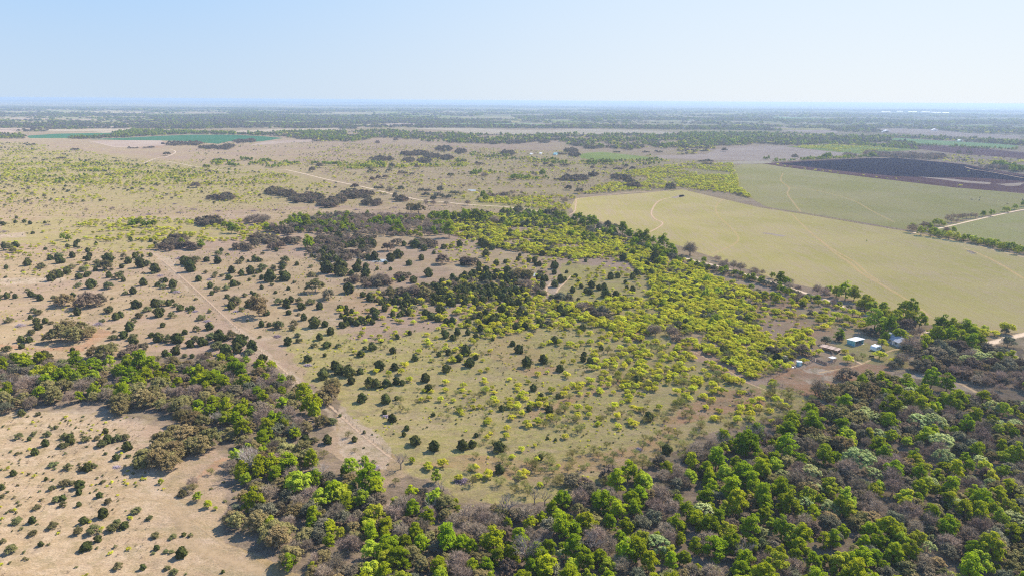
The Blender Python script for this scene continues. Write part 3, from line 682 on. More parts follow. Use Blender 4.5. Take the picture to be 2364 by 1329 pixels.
KINDS = {
 'juniper': dict(name='juniper', cat='juniper', w=4.0, look='dark green juniper', b=b_juniper),
 'mesquite': dict(name='mesquite_tree', cat='mesquite tree', w=5.0, look='yellow-green mesquite', b=lambda L: b_leafy(L, 'mesquite', 5.0, 3.6, 30, 2300, 0.78, 1.1, 0.27, 0.11, 0.9, 0.5, 3, m_bark, extra=(8, 0.8, 0.035), limbs=12)),
 'msparse': dict(name='sparse_mesquite_tree', cat='mesquite tree', w=4.0, look='thin half-bare mesquite', b=lambda L: b_bare(L, 'msparse', 4.0, 3.0, 24, 26, 0.85, 0.055, 0.7, 0.11, m_bark, 1.0, 14)),
 'oak': dict(name='oak_tree', cat='oak tree', w=7.0, look='olive-tan oak', b=lambda L: b_leafy(L, 'oak', 7.0, 5.6, 60, 3000, 0.85, 1.0, 0.33, 0.22, 1.7, 0.6, 1, m_bark_grey, extra=(5, 1.0, 0.05))),
 'oak_grey': dict(name='grey_oak_tree', cat='oak tree', w=7.0, look='grey-brown oak', b=lambda L: b_leafy(L, 'oak_grey', 7.0, 5.2, 60, 2800, 0.8, 0.7, 0.33, 0.22, 1.5, 0.6, 1, m_bark_grey, extra=(10, 1.0, 0.05))),
 'green': dict(name='elm_tree', cat='elm tree', w=5.0, look='bright green leafy elm', b=lambda L: b_leafy(L, 'green', 5.0, 6.8, 44, 2700, 0.82, 0.6, 0.31, 0.17, 2.2, 0.55, 1, m_bark)),
 'lime': dict(name='young_leafed_elm', cat='elm tree', w=5.0, look='lime green leafy tree', b=lambda L: b_leafy(L, 'lime', 5.0, 5.6, 42, 2400, 0.72, 0.7, 0.28, 0.16, 1.8, 0.55, 1, m_bark)),
 'pale': dict(name='pale_leafed_tree', cat='tree', w=8.0, look='pale whitish-green tree', b=lambda L: b_leafy(L, 'pale', 8.0, 6.8, 95, 2700, 0.62, 1.6, 0.34, 0.22, 2.2, 0.75, 1, m_bark_grey, extra=(6, 0.9, 0.04))),
 'bare': dict(name='bare_tree', cat='bare tree', w=6.0, look='leafless grey tree', b=lambda L: b_bare(L, 'bare', 6.0, 5.6, 70, 30, 1.05, 0.06, 1.6, 0.17, m_bark_grey, 1.2, 24)),
 'dark': dict(name='dark_twiggy_tree', cat='tree', w=6.0, look='dark twiggy tree', b=lambda L: b_leafy(L, 'darkwood', 6.0, 5.2, 60, 1700, 0.9, 0.9, 0.29, 0.17, 1.5, 0.5, 1, m_bark_grey, extra=(14, 1.0, 0.06))),
 'shrub': dict(name='shrub', cat='shrub', w=1.8, look='low olive shrub', b=lambda L: b_leafy(L, 'brush', 1.8, 1.2, 12, 520, 0.36, 0.12, 0.17, 0.05, 0.3, 0.4, 1, m_bark, extra=(6, 0.5, 0.03))),
 'oshrub': dict(name='olive_shrub', cat='shrub', w=3.6, look='olive bushy shrub', b=lambda L: b_leafy(L, 'brush', 3.6, 2.4, 26, 1300, 0.62, 0.15, 0.25, 0.07, 0.5, 0.5, 1, m_bark, extra=(12, 0.8, 0.045))),
 'stems': dict(name='dry_weed_clump', cat='weeds', w=1.4, look='dry leafless sapling', b=lambda L: b_bare(L, 'stem', 1.4, 1.1, 9, 12, 0.5, 0.045, 0.25, 0.04, m_bark, 0.2, 5)),
 'yshrub': dict(name='mesquite_shrub', cat='shrub', w=2.2, look='low yellow-green shrub', b=lambda L: b_leafy(L, 'mesquite', 2.2, 1.4, 12, 420, 0.42, 0.2, 0.18, 0.05, 0.35, 0.4, 1, m_bark, extra=(6, 0.6, 0.03))),
}
NV = 4
PROTO = {}      # kind -> list of (crown mesh, trunk mesh, joined mesh, low mesh)
lib = bpy.data.collections.new('plant_library')      # stays out of the scene; feeds the scattered ground cover
for kd, K in KINDS.items():
    lst = []
    for v in range(NV):
        (lv, tk, mL, mB) = K['b'](1.0)
        cm = mesh_from('crown', *lv, [mL]); tm = mesh_from('trunk', *tk, [mB])
        (lv2, tk2, _, _) = K['b'](0.45)
        parts = [lv2] if tk2 is None else [lv2, tk2]
        if tk2 is None:
            tk2 = (tk[0][::1], tk[1][::3]); parts = [lv2, tk2]
        jm = mesh_from(K['name'], *cat_(*parts), [mL, mB], [0] * len(lv2[1]) + [1] * len(tk2[1]))
        (lv3, _, _, _) = K['b'](0.10)
        lm = mesh_from(K['name'] + '_far', *lv3, [mL])
        lst.append((cm, tm, jm, lm))
    PROTO[kd] = lst
KL = list(KINDS)
lib_j, lib_l = {}, {}
for kd in KL:
    for tier, dct in ((2, lib_j), (3, lib_l)):
        cl = bpy.data.collections.new('plants_' + kd + str(tier)); dct[kd] = cl
        for v in range(NV):
            o = bpy.data.objects.new('pl%d' % v, PROTO[kd][v][tier]); cl.objects.link(o)

# ================================================================== WHERE PLANTS STAND
PL = []     # rows: kind index, x, y, width, hand flag
def px_to_m(px, d): return px * d / FL
def hand(kind, tile, s, mode='b', wmul=1.0, ctr=None):
    """single plants; mode b = v is the foot of the crown, c = v is its middle"""
    a = parse(s); q = tp(tile, a[:, :2]); sc_ = 2.954 if tile else 1.0
    ar = KINDS[kind]['w']; 
    for (x, y), w in zip(q, a[:, 2] / sc_):
        yy = y - 0.14 * w if mode == 'b' else y + 0.22 * w
        g = at(x, yy); _, _, d = proj(g[0], g[1]); W_ = px_to_m(w, float(d)) * wmul
        if W_ > 12 and kind not in ('oak', 'oak_grey') or W_ > 17:      # wider than any one crown: a small group
            n_ = max(2, int(round(W_ / 6.5 * 1.3))); ax = g / np.hypot(*g); per = np.array([ax[1], -ax[0]])
            for k_ in range(n_):
                t_ = (k_ + .5) / n_ - .5; e = g + per * t_ * W_ * 0.85 + ax * prg.uniform(-.22, .22) * W_; PL.append((KL.index(kind), e[0], e[1], prg.uniform(5.5, 9.0), 1))
            continue
        PL.append((KL.index(kind), g[0], g[1], W_, 1))
J5 = '155,812,55 235,770,60 375,790,50 283,912,85 388,905,58 153,928,55 75,950,90 92,998,58 10,935,70 525,840,52 690,808,38 740,920,65 870,805,80 820,845,60 900,885,70 942,830,42 1288,885,72 1402,860,68 1680,810,40 1672,845,45 1718,855,48 1512,915,55 600,985,70 617,1048,66 215,1020,70 265,1025,70 330,1018,70 400,1000,60 440,1005,45 165,1125,66 330,1132,76 402,1105,36 320,1205,36 372,1258,66 470,1312,42 1333,1045,52 1550,1030,25 1500,1095,40 1385,1100,45 1120,1180,50 1305,1180,45 650,1215,35 1795,768,36 1480,720,60 1190,738,45 1235,788,60 755,800,45 785,700,50 1055,700,30 940,680,40 490,662,35 405,690,35 300,712,28 185,760,35 20,600,35 1860,285,48 1910,275,42 1960,315,30 1970,350,28 2010,368,42 1895,400,48 1825,412,72 1780,360,45 1815,350,42 1730,345,55 1660,345,35 1600,375,40 1690,378,40 1720,390,50 1955,430,50 2265,460,60 2010,285,45 2035,255,45 2100,245,45 2135,265,50 2168,230,40 2160,170,70 2105,195,45 1945,160,60 1690,165,25 1580,178,25 1576,145,20 1765,265,20 1620,270,35 1640,300,20 1395,125,45 1300,165,34 1342,170,42 1350,190,30 1375,195,35 1480,215,60 1475,250,40 1008,135,52 722,78,42 655,112,30 830,65,48 588,92,48 528,75,60 450,58,36 1080,192,46 963,202,40 1012,232,50 852,190,40 990,242,30 1158,250,60 1140,175,30 1225,160,30 1240,130,26 570,155,42 487,190,48 142,190,42 130,238,72 190,210,45 190,272,66 268,220,26 360,222,28 325,180,30 22,220,80 20,265,100 45,245,60 620,270,70 515,310,56 75,385,85 210,155,50 250,155,60 410,145,70 360,165,60 1000,75,70 1050,85,50 1128,68,32 1190,75,28 980,60,60 770,70,30 1020,310,90 1070,285,45 1150,290,60 1480,340,60 1520,310,60 1550,290,30 1560,240,24 2330,300,40 2440,330,50 90,590,50 160,585,60 210,570,45 130,600,50 60,600,40 250,545,40 600,545,60 640,560,60 700,520,70 740,590,50 780,595,55 1060,590,70 1010,590,40 890,600,50 960,570,40 1070,640,40 1130,655,26 860,470,50 940,470,60 780,470,60 700,460,50 1190,480,60 1230,470,60 1120,520,60 1300,455,60 1170,560,40 1240,530,50 1400,560,40 1450,610,30 650,460,40 1760,460,40 1640,430,30'
J4 = '65,580,66 208,555,40 262,530,70 250,590,60 310,585,50 350,590,45 262,630,72 742,520,90 792,562,62 930,485,80 1000,510,80 1060,475,70 1100,470,80 1150,465,55 1085,545,90 1172,550,72 1230,500,60 950,550,80 1275,490,30 530,530,60 375,430,60 275,430,55 370,270,90 350,300,70 410,275,60 720,230,110 740,180,100 660,190,70 590,270,50 540,285,60 535,340,60 625,350,90 740,355,90 980,330,62 1180,345,70 1110,350,60 1075,335,50 1183,370,50 1130,305,40 875,180,60 1010,195,70 960,210,80 1055,210,60 1060,245,80 830,210,40 810,290,80 745,275,50 855,390,50 910,385,60 190,195,70 280,215,80 410,180,70 400,150,80 345,155,50 495,140,50 490,215,60 600,100,40 570,235,80 600,160,50 460,250,60 1490,125,60 1510,95,35 1550,120,32 1410,165,55 1485,180,60 1405,245,40 1355,300,55 1460,275,45 1580,245,60 1560,290,58 1630,180,60 1650,160,40 1480,370,60 1435,345,50 1445,390,40 1540,360,60 1590,335,60 1630,325,40 1735,165,50 1765,165,40 1790,220,75 1710,255,70 1865,215,45 1855,240,40 1925,220,55 1945,180,80 2025,190,35 2120,205,40 2125,135,36 1840,310,100 1905,300,60 1950,300,90 2010,310,35 1785,350,34 1715,380,28 1668,405,52 1550,412,42 1600,465,110 1740,430,60 1700,480,80 1650,500,50 1580,490,70 1905,460,90 1955,475,70 1985,440,50 2040,450,70 2055,495,80 2120,460,80 2180,490,60 1970,525,50 2005,600,60 1785,610,50 1895,630,110 2145,620,110 2215,610,60 2030,680,60 1965,735,70 2038,715,55 2180,700,60 2228,755,75 2310,750,55 2215,810,35 2140,750,60 2100,850,70 2285,905,80 2210,920,65 2205,970,100 1375,565,75 1260,660,50 1110,610,45 1340,640,60 1430,630,70 770,700,70 845,690,70 885,640,80 910,700,80 910,735,70 75,845,100 160,848,70 310,850,110 420,885,105 215,920,70 1060,850,90 1200,800,70 1130,810,60 1260,815,45 1310,820,40 1420,820,80 1080,715,80 1035,680,55 1150,715,90 1210,725,90 45,780,80 145,715,60 200,715,60 215,665,70 150,755,50 1680,690,35 1790,860,90 2230,250,110 2120,270,70 2320,220,70 2330,270,90 495,775,40 50,415,50 1300,200,100 1260,190,90 1340,170,80 1300,240,90 1500,720,110 1580,700,110 1640,740,110 1480,770,110 1540,800,100 1620,790,90 1700,800,80 1560,850,90 1440,700,90 1380,740,80 1300,750,80 1330,700,60 1720,780,90 60,90,80 110,70,60 30,75,50 90,105,60'
J7 = '130,400,65 150,245,60 262,240,45 325,385,62 312,450,60 235,370,40 200,410,36 380,330,45 440,400,65 480,400,60 430,460,70 480,440,80 590,420,80 665,405,50 720,362,50 700,455,90 740,430,70 800,420,80 850,410,80 870,480,80 720,505,34 795,545,60 875,525,40 120,505,36 240,510,60 365,590,70 95,650,55 465,610,70 560,615,60 600,620,80 640,600,60 315,680,30 440,720,80 490,715,60 545,740,90 355,750,60 540,780,50 700,700,40 390,830,70 430,820,60 430,860,60 680,800,55 740,840,70 255,880,60 540,858,42 930,910,80 705,940,90 800,985,70 770,1030,90 850,1010,70 1020,950,55 575,980,70 535,1050,80 640,1050,100 670,1100,70 120,975,80 222,975,60 365,1010,80 225,1060,70 280,1130,50 80,1180,90 590,1160,90 1060,1075,70 1175,1080,60 1255,1060,40 1300,1065,40 1070,1155,50 1130,1175,45 1170,1175,40 1240,1210,90 810,1285,80 975,1290,50 1140,1290,50 1190,1325,66 1520,1310,30 185,1225,25 15,745,50 15,800,45 20,1110,50 2235,435,84 2140,430,70 2080,445,110 2260,300,90 1250,790,80 1650,600,90'
J8 = '112,418,42 525,445,90 655,485,75 853,475,80 917,455,62 943,385,34 1100,490,84 1380,540,45 1105,635,75 1430,400,26 1485,410,26 2240,505,80 450,380,34 15,245,22 180,360,22'
def split(st, m):
    t = st.split(); return ' '.join(a for i_, a in enumerate(t) if i_ % 5 in m), ' '.join(a for i_, a in enumerate(t) if i_ % 5 not in m)
hand('juniper', 5, J5); hand('juniper', 8, J8)
a_, b_ = split(J4, (0, 2)); hand('oshrub', 4, a_, wmul=0.95); hand('juniper', 4, b_, wmul=0.85)
a_, b_ = split(J7, (0, 2, 3)); hand('oshrub', 7, a_, wmul=1.0); hand('juniper', 7, b_, wmul=0.85)
# bright green elms and their lighter kin in the woods
G9 = '470,490,200 730,510,160 260,580,140 440,680,180 390,600,100 225,770,130 360,800,150 400,880,170 220,890,90 60,930,120 130,990,120 30,1010,80 20,1100,80 540,960,80 490,1060,150 830,910,80 900,965,80 930,880,60 910,330,140 1010,490,90 1110,430,90 1440,220,160 1640,420,70 1630,820,80 1760,740,50 1610,550,100 1050,790,60 840,790,60 1120,1050,90 1000,1110,110 1060,1110,100 820,1150,110 760,1130,60 700,1190,90 620,1200,90 880,1180,70 690,1095,60 250,1180,170 120,1160,100 40,1230,100 130,1310,100 250,1310,70 370,1320,60 800,1230,110 920,1260,120 1010,1250,100 1100,1240,60 1300,1040,110 1270,1130,90 1360,1130,130 1340,1240,120 1200,1170,70 1400,1300,100 1180,1310,90 1060,1320,60 1540,1110,80 2110,1200,190 2010,800,110 1980,610,90 1960,540,70 2290,380,80 2300,520,80 2200,480,90 2050,480,90 1720,30,130 1830,50,120 1900,130,90 1380,10,90 1420,60,90 1250,30,80 2080,200,60 2170,1290,60 1880,360,70 1740,360,80 740,270,60'
L9 = '330,1060,140 1560,430,90 1690,740,110 1650,620,130 1370,430,110 1370,740,90 2180,350,80 2290,220,70 2350,260,60 1650,130,80 2330,830,80 640,990,90 2210,640,100 80,680,110 1400,970,60 1260,800,60 1820,330,60 2350,420,60'
P9 = '1690,290,220 1790,440,180 1820,550,170 1220,560,220 1340,640,120 900,640,130 1540,210,100 720,650,110 1530,1020,80 2000,680,80 1740,1080,70 420,610,60'
G8 = '215,710,180 185,545,65 505,545,50 60,870,120 190,980,90 510,900,110 610,960,130 390,870,80 530,1060,120 460,1130,120 570,1140,110 325,1080,100 690,1300,150 915,1300,110 1010,1290,120 1090,1240,110 1240,1110,140 1160,1140,70 820,1090,60 900,1010,60 1160,1000,80 1560,1010,120 1500,960,120 1460,900,90 1690,1020,160 1810,870,180 1770,830,100 1900,920,130 1850,1000,110 1960,1020,110 1920,1080,90 1900,730,130 2000,850,130 2060,680,110 2300,1010,120 2320,1090,70 1440,1170,110 1990,780,60 2180,1080,80 2270,1260,100 2330,1230,80 1390,960,80 1660,960,70 800,840,50 820,890,60 500,790,100'
L8 = '90,620,130 240,1190,170 2060,1120,150 1600,1290,120 1840,1290,130 670,670,90 1530,1140,70 2130,1200,80 20,1060,90'
G7 = '1460,170,100 1550,220,110 1640,240,110 1610,60,60 1800,140,90 1850,80,60 1925,80,70 1830,210,80 1930,180,100 2080,130,120 2125,190,140 2150,240,110 1720,240,80 1440,30,120 1660,360,120 1560,120,50 1940,340,90 1800,440,110 1790,510,90 2130,580,130 1860,600,130 1880,660,110 2350,640,70 2250,740,80 2330,750,60 1730,830,60 2330,880,80 2130,1000,90 2250,1110,100 60,100,90 280,110,90 25,90,60 1180,70,60'
L7 = '2050,740,200 2000,700,120 1100,690,45 1470,870,35 2130,1290,80 2300,1240,60 1850,1000,110 1680,690,90 1600,940,90 1350,800,70 1420,850,60'
G4 = '530,880,120 640,900,120 880,870,90 850,950,100 960,900,130 1040,910,130 1000,960,110 900,960,90 1080,940,70 1160,805,35 1130,980,80 1595,910,130 1650,940,90 1380,985,80 1470,975,110 1860,880,60 1420,850,40 2100,60,70'
for t, s in ((9, G9), (8, G8), (7, G7), (4, G4)): hand('green', t, s, 'c')
for t, s in ((9, L9), (8, L8), (7, L7)): hand('lime', t, s, 'c')
hand('pale', 9, P9, 'c')
hand('pale', 6, '2080,820,110 1160,465,10', 'c')
# homestead surroundings
hand('green', 6, '1100,680,80 1290,20,10 700,305,90 740,320,70 1140,400,110 1200,410,90 1080,385,80 1580,530,130 1650,590,110 1540,510,80 1400,510,90 1860,640,130 1800,625,110 1960,650,110 1760,700,110 1850,700,120 1930,710,110 2000,740,90 2060,730,90 670,885,45 180,155,40 1260,985,70 2000,690,90 1500,530,60', 'c')
hand('green', 6, '1385,650,95 1450,645,110 1500,690,95 1420,690,70', 'c')
hand('mesquite', 6, '1390,725,95 1375,800,100 1160,830,80 1140,775,55 1265,560,50 700,545,50 1035,590,50 960,570,60 1190,520,90 1240,520,70 860,440,80 960,445,70 1090,530,90 1170,570,100 1250,600,90 1140,600,60 1480,680,90 1560,680,90 1290,440,120 1250,460,100 1440,520,70 2240,620,130 2160,650,70 1740,650,90 2020,640,110 2080,660,90 1510,820,70 1480,840,80 1010,1010,60 870,780,90 900,700,90 960,780,70 860,840,60 920,790,60', 'c')
hand('mesquite', 6, '630,835,60 580,870,100 540,900,90 740,880,80 370,850,90 420,810,60 240,780,80 70,735,60 520,800,90 560,760,80 840,680,90 760,700,90 700,690,70 880,650,90', 'c')
hand('lime', 6, '1030,365,70 1340,610,150 1400,600,150 1540,560,150 1480,570,110 1520,690,110 1275,470,120 1320,490,100', 'c')
hand('oak_grey', 6, '1150,935,140 850,770,120 650,770,130 1560,590,120 1310,640,100 1900,760,150 1750,800,160 1850,850,170 1700,880,150 2000,870,150 1950,930,130 2060,950,120 2150,850,130 2120,960,110 1650,820,90', 'c')
hand('dark', 6, '1105,690,70 1010,705,80 420,650,80 2230,640,60 2110,770,120 2200,790,110 2250,720,100 1800,770,140 1620,870,120 1560,770,100 1460,870,80 1500,860,80 2250,880,130 2330,860,110 1850,800,120 2180,900,110', 'c')
hand('bare', 6, '1580,740,150 1520,840,110 1000,380,90 950,370,80 760,340,70 820,350,60 80,100,90 310,200,80 380,200,70 430,210,80 520,245,90 1650,650,70 1600,660,70 1190,800,50 960,1040,140', 'c')
hand('msparse', 6, '940,1050,110 1010,1060,90 560,1180,60 660,1010,80 640,1060,80 420,1120,70 700,480,30 220,1130,70 780,940,40 680,1140,60 760,1160,70 160,1290,80 350,1290,80 1215,820,50 1260,810,60', 'c')
# hedge along the gravel road and mid-distance greens
hand('green', 2, '1520,880,90 1590,910,90 1650,910,60 1700,910,80 1750,940,70 1670,940,60 1870,985,60 1940,1000,80 1990,1020,70 2050,1040,80 2100,1060,80 2020,1070,60 2150,1065,50 2220,1090,90 2270,1110,60 2290,1140,60 415,980,70 260,930,60 760,1010,90 740,910,80 690,900,60 990,910,70 870,910,80 940,910,80 650,890,70 790,900,60 1210,625,60 1395,605,50 1730,505,90 1785,505,80 1840,515,60 930,595,60 990,755,50 1010,770,50 1040,740,40', 'c')
hand('green', 1, '1560,945,90 1870,960,140 1960,930,120 2040,930,110 2090,960,80 1020,930,110 930,935,90 1600,980,90 2200,950,60 430,1035,45 470,1045,45 1410,545,50 1590,535,60 1700,495,60 1820,500,70 1660,490,50 2250,510,120 2150,520,60 2100,1080,90 1370,1090,60 1240,1085,60', 'c')
hand('dark', 2, '1840,960,80 1780,960,70 1720,970,60 1800,970,60 1890,960,50 2340,1170,70 1430,870,70 1240,850,60 1220,860,50 1300,880,60 1740,1000,40 1820,1050,50 2270,690,75 590,700,100 690,740,80 740,750,70 800,725,70 280,690,70 430,700,60 700,710,60 600,735,70 650,770,60', 'c')
hand('bare', 2, '1085,725,130 1040,740,80 1140,740,70 600,805,50 650,800,50 740,800,50 885,800,50 1070,920,80 350,720,60 1000,605,60 1340,600,50', 'c')
hand('bare', 3, '1640,960,120 1700,950,90 1600,980,80 1870,905,100 1910,890,90 2000,880,90 1830,990,60 85,1130,100 2350,490,50', 'c')
hand('lime', 3, '1785,930,90 1720,970,60 1880,995,50 1600,970,60 1660,1000,70 1725,1010,60 1780,1020,60 1850,1030,60 1900,1040,60 1950,1045,60 2000,1055,50 2050,1060,50 2120,1075,60 2160,1080,50 2230,845,40 2300,830,40', 'c')
hand('green', 3, '2200,1100,50 2250,1110,50 2280,1100,50 2330,1120,50 2360,1130,50 2180,1070,40 2140,875,40 2080,880,40 2250,850,35 2090,870,30 175,1190,40 2360,810,40 605,490,45 2070,1060,40 2310,1135,50 2210,1110,50', 'c')
hand('yshrub', 3, '730,542,22 770,547,18 865,560,20 940,568,22 990,573,16 1042,580,20 1095,586,16 1265,605,22 1355,617,16 1430,625,14 1488,628,20 1645,648,14 1925,674,32 1985,575,14 300,528,26 680,530,20', 'c')
# oaks of the middle distance, singly and in clumps (u, v foot, width)
O2 = '230,595,70 235,655,50 278,645,50 323,635,50 370,562,55 350,592,50 445,608,75 508,615,40 538,565,45 840,460,80 845,525,75 970,543,75 1535,475,60 1645,738,65 1575,715,60 1910,580,75 1965,560,40 2010,580,50 1823,570,35 1735,568,35 2130,565,30 1545,555,70 1455,565,50 1412,545,40 1350,555,30 2100,460,60 2190,460,60 1900,460,55 1980,445,70 270,398,40 395,380,35 115,705,60 1480,870,60 770,625,50 1510,655,90 2270,705,75 1200,650,30 1500,470,30 1320,390,30 1380,395,30 1000,385,30'
hand('oak_grey', 2, O2)
hand('oak', 2, '500,880,100 550,880,100 230,590,60 1235,868,70')
O1 = '1485,513,60 1140,478,50 910,435,75 1015,432,80 2180,562,60 2130,592,60 420,505,60 210,410,60 510,445,60 1340,700,70 800,320,50'
hand('oak_grey', 1, O1)
hand('oak_grey', 3, '165,525,60 210,525,80 200,545,80 320,450,45 800,500,50 1920,470,40 1990,472,45 1210,490,40')
hand('oak_grey', 5, '710,190,100 50,140,90 120,130,90 10,110,70 200,120,80 340,100,90 400,60,80 890,200,110 860,190,80 930,190,80 2310,715,80 1800,560,80 1840,560,60 1720,520,70 1870,580,60')
hand('oak', 5, '1230,290,110 1290,300,100 1190,280,70 360,420,90 600,420,100 640,400,60')
hand('oak_grey', 8, '1850,690,150 1600,740,150 1680,730,120 2200,600,120')
hand('oak', 4, '2150,385,130 1770,555,180 450,480,120 420,460,90 420,720,150 500,730,150 560,710,130 620,680,100 350,720,110 470,670,130 560,640,90 650,830,130 720,840,130 760,800,110')
hand('oak_grey', 4, '600,490,160 680,470,120 540,480,90 900,800,110 980,780,100 850,820,90 2240,430,110')
def clump(kind, tile, s, sp=5.5, asp=0.8, dens=0.85):
    """a grove: u, v foot of the grove, width, height on the ground in px"""
    for u_, v_, w_, h_ in parse(s):
        q = tp(tile, [[u_, v_]])[0]; k_ = 2.954 if tile else 1
        g0 = at(q[0], q[1] - 0.5 * h_ / k_); d = float(proj(g0[0], g0[1])[2]); rw = px_to_m(w_ / k_, d) / 2
        ga = at(q[0], q[1] - 2 / k_); gb = at(q[0], q[1] - h_ / k_); rd = max(np.hypot(*(gb - ga)) / 2, rw * 0.3)
        ax = g0 / np.hypot(*g0); per = np.array([ax[1], -ax[0]])
        n_ = max(2, int(math.pi * rw * rd / sp ** 2 * dens))
        n_ = min(n_, 60)
        for _ in range(n_):
            a_ = prg.uniform(0, 6.283); r_ = math.sqrt(prg.uniform(0, 1)) * 0.85
            g = g0 + per * rw * r_ * math.cos(a_) + ax * rd * r_ * math.sin(a_)
            PL.append((KL.index(kind), g[0], g[1], prg.uniform(0.8, 1.25) * sp * 1.35, 1))
clump('oak_grey', 2, '305,520,190,35 490,480,130,28 560,475,120,30 640,500,120,40 720,450,130,40 735,505,120,25 840,465,80,35 590,525,110,20 480,522,100,20 1158,475,110,30 1590,455,100,30 1615,485,80,25 1620,650,230,35 1740,620,80,20 1930,645,150,30 1985,665,70,25 2020,700,110,30 130,770,250,50 230,820,140,40 430,790,150,30 2000,430,200,30 1640,410,120,20 1730,430,120,20 1240,395,100,25 1060,398,70,20 1180,398,80,25 1415,390,60,20', 6.5)
clump('bare', 3, '1330,480,120,22 1400,485,100,22 1480,490,120,25 1560,492,120,28 1640,500,130,28 1720,503,110,28 1780,500,80,25 1160,485,60,12 2100,570,100,14 2200,575,100,16', 7.5, dens=1.0)
clump('green', 3, '2240,570,110,20 2320,590,100,22 2180,555,80,15 1330,485,60,10 1020,495,60,10', 7)
clump('oak_grey', 1, '1200,410,150,30 1340,405,90,25 1430,432,150,25 1530,435,110,25 1640,390,110,25 1710,385,70,25 1560,420,80,20 1300,405,80,25 1870,750,130,45 1960,765,130,45 2030,800,130,50 2130,800,150,60 2240,835,170,70 2330,800,80,60 1540,785,130,40 1450,785,70,30', 6)
clump('oak', 1, '1880,740,120,40', 6)
clump('oak_grey', 4, '1180,95,210,60 1330,90,120,40 1220,40,150,40 1680,95,160,50 1800,50,200,60 1880,90,100,40 1990,50,140,40 2280,110,150,60 2200,60,140,50', 5.5)
clump('oak_grey', 1, '1430,960,190,60 1990,1020,230,50 2120,960,150,60 2250,1000,150,60', 6)
clump('bare', 1, '1750,950,180,40 1850,1000,120,30 2300,940,100,40', 6)
clump('oak_grey', 5, '600,75,220,50 270,345,220,70 100,320,130,40 440,300,110,50 590,405,110,50 480,415,140,50', 5.2)
clump('oak', 5, '1250,300,170,50', 5)
clump('bare', 5, '1260,350,100,30 1320,385,100,35 1660,500,80,25 2200,680,150,50 2280,690,80,40 490,400,90,40 300,330,110,50', 5)
clump('dark', 5, '1780,540,180,40 1560,450,110,30 1480,440,60,25', 5)
clump('oak', 7, '1130,640,300,190 1230,560,280,170 1030,640,150,120 1360,520,200,140 1180,440,200,80', 5.6, dens=0.95)
clump('oak', 7, '900,230,220,80 1060,230,200,90 1000,150,250,90 420,190,170,70 390,110,140,60 1230,270,130,70 1300,320,150,70', 5.6, dens=0.8)
clump('bare', 7, '600,140,150,70 1280,160,160,80 1760,320,150,80 1930,300,90,50 120,100,180,60 1200,150,80,60', 5, dens=0.6)
clump('oak', 7, '1700,1090,220,90 1850,1150,200,80 1600,1010,120,70 2250,130,120,90 2240,190,100,60 2010,560,140,70 2080,600,120,60', 5.4, dens=0.8)
clump('oak', 9, '1100,180,250,90 1250,150,220,80 1150,340,260,100 1050,300,200,80 1380,60,200,60 1450,120,150,60', 5.4, dens=0.9)

# ---- scattered populations -------------------------------------------------
def occupied(X, Y, W_):
    pts = np.array([(p[1], p[2], p[3]) for p in PL if p[4] and p[3] > 1.5]); bad = np.zeros(len(X), bool)
    cell = {}
    for x, y, w in pts: cell.setdefault((int(x // 12), int(y // 12)), []).append((x, y, w))
    for i_ in range(len(X)):
        cx, cy = int(X[i_] // 12), int(Y[i_] // 12)
        for a_ in (-1, 0, 1):
            for b_ in (-1, 0, 1):
                for (x, y, w) in cell.get((cx + a_, cy + b_), ()):
                    if (X[i_] - x) ** 2 + (Y[i_] - y) ** 2 < ((w * 0.36 + W_ * 0.25)) ** 2: bad[i_] = True
    return bad
KEEP_OUT = [tp(t, parse(s)) for t, s in (
    (6, '1120,660 1290,660 1300,740 1180,760 1110,740'), (6, '1300,730 1420,730 1420,790 1300,790'), (6, '1400,640 1500,640 1500,720 1400,700'),
    (6, '930,740 1050,740 1060,800 1090,830 1080,870 1000,880 800,890 790,840 900,820 940,780'), (6, '1630,690 1680,690 1680,740 1630,740'),
    (6, '620,960 880,1060 1000,1000 1060,930 1000,880 800,880'))]
FIELDP = [tp(t, parse(s)) for nm, t, s, m, z in SH if 'field' in nm or 'strip' in nm]
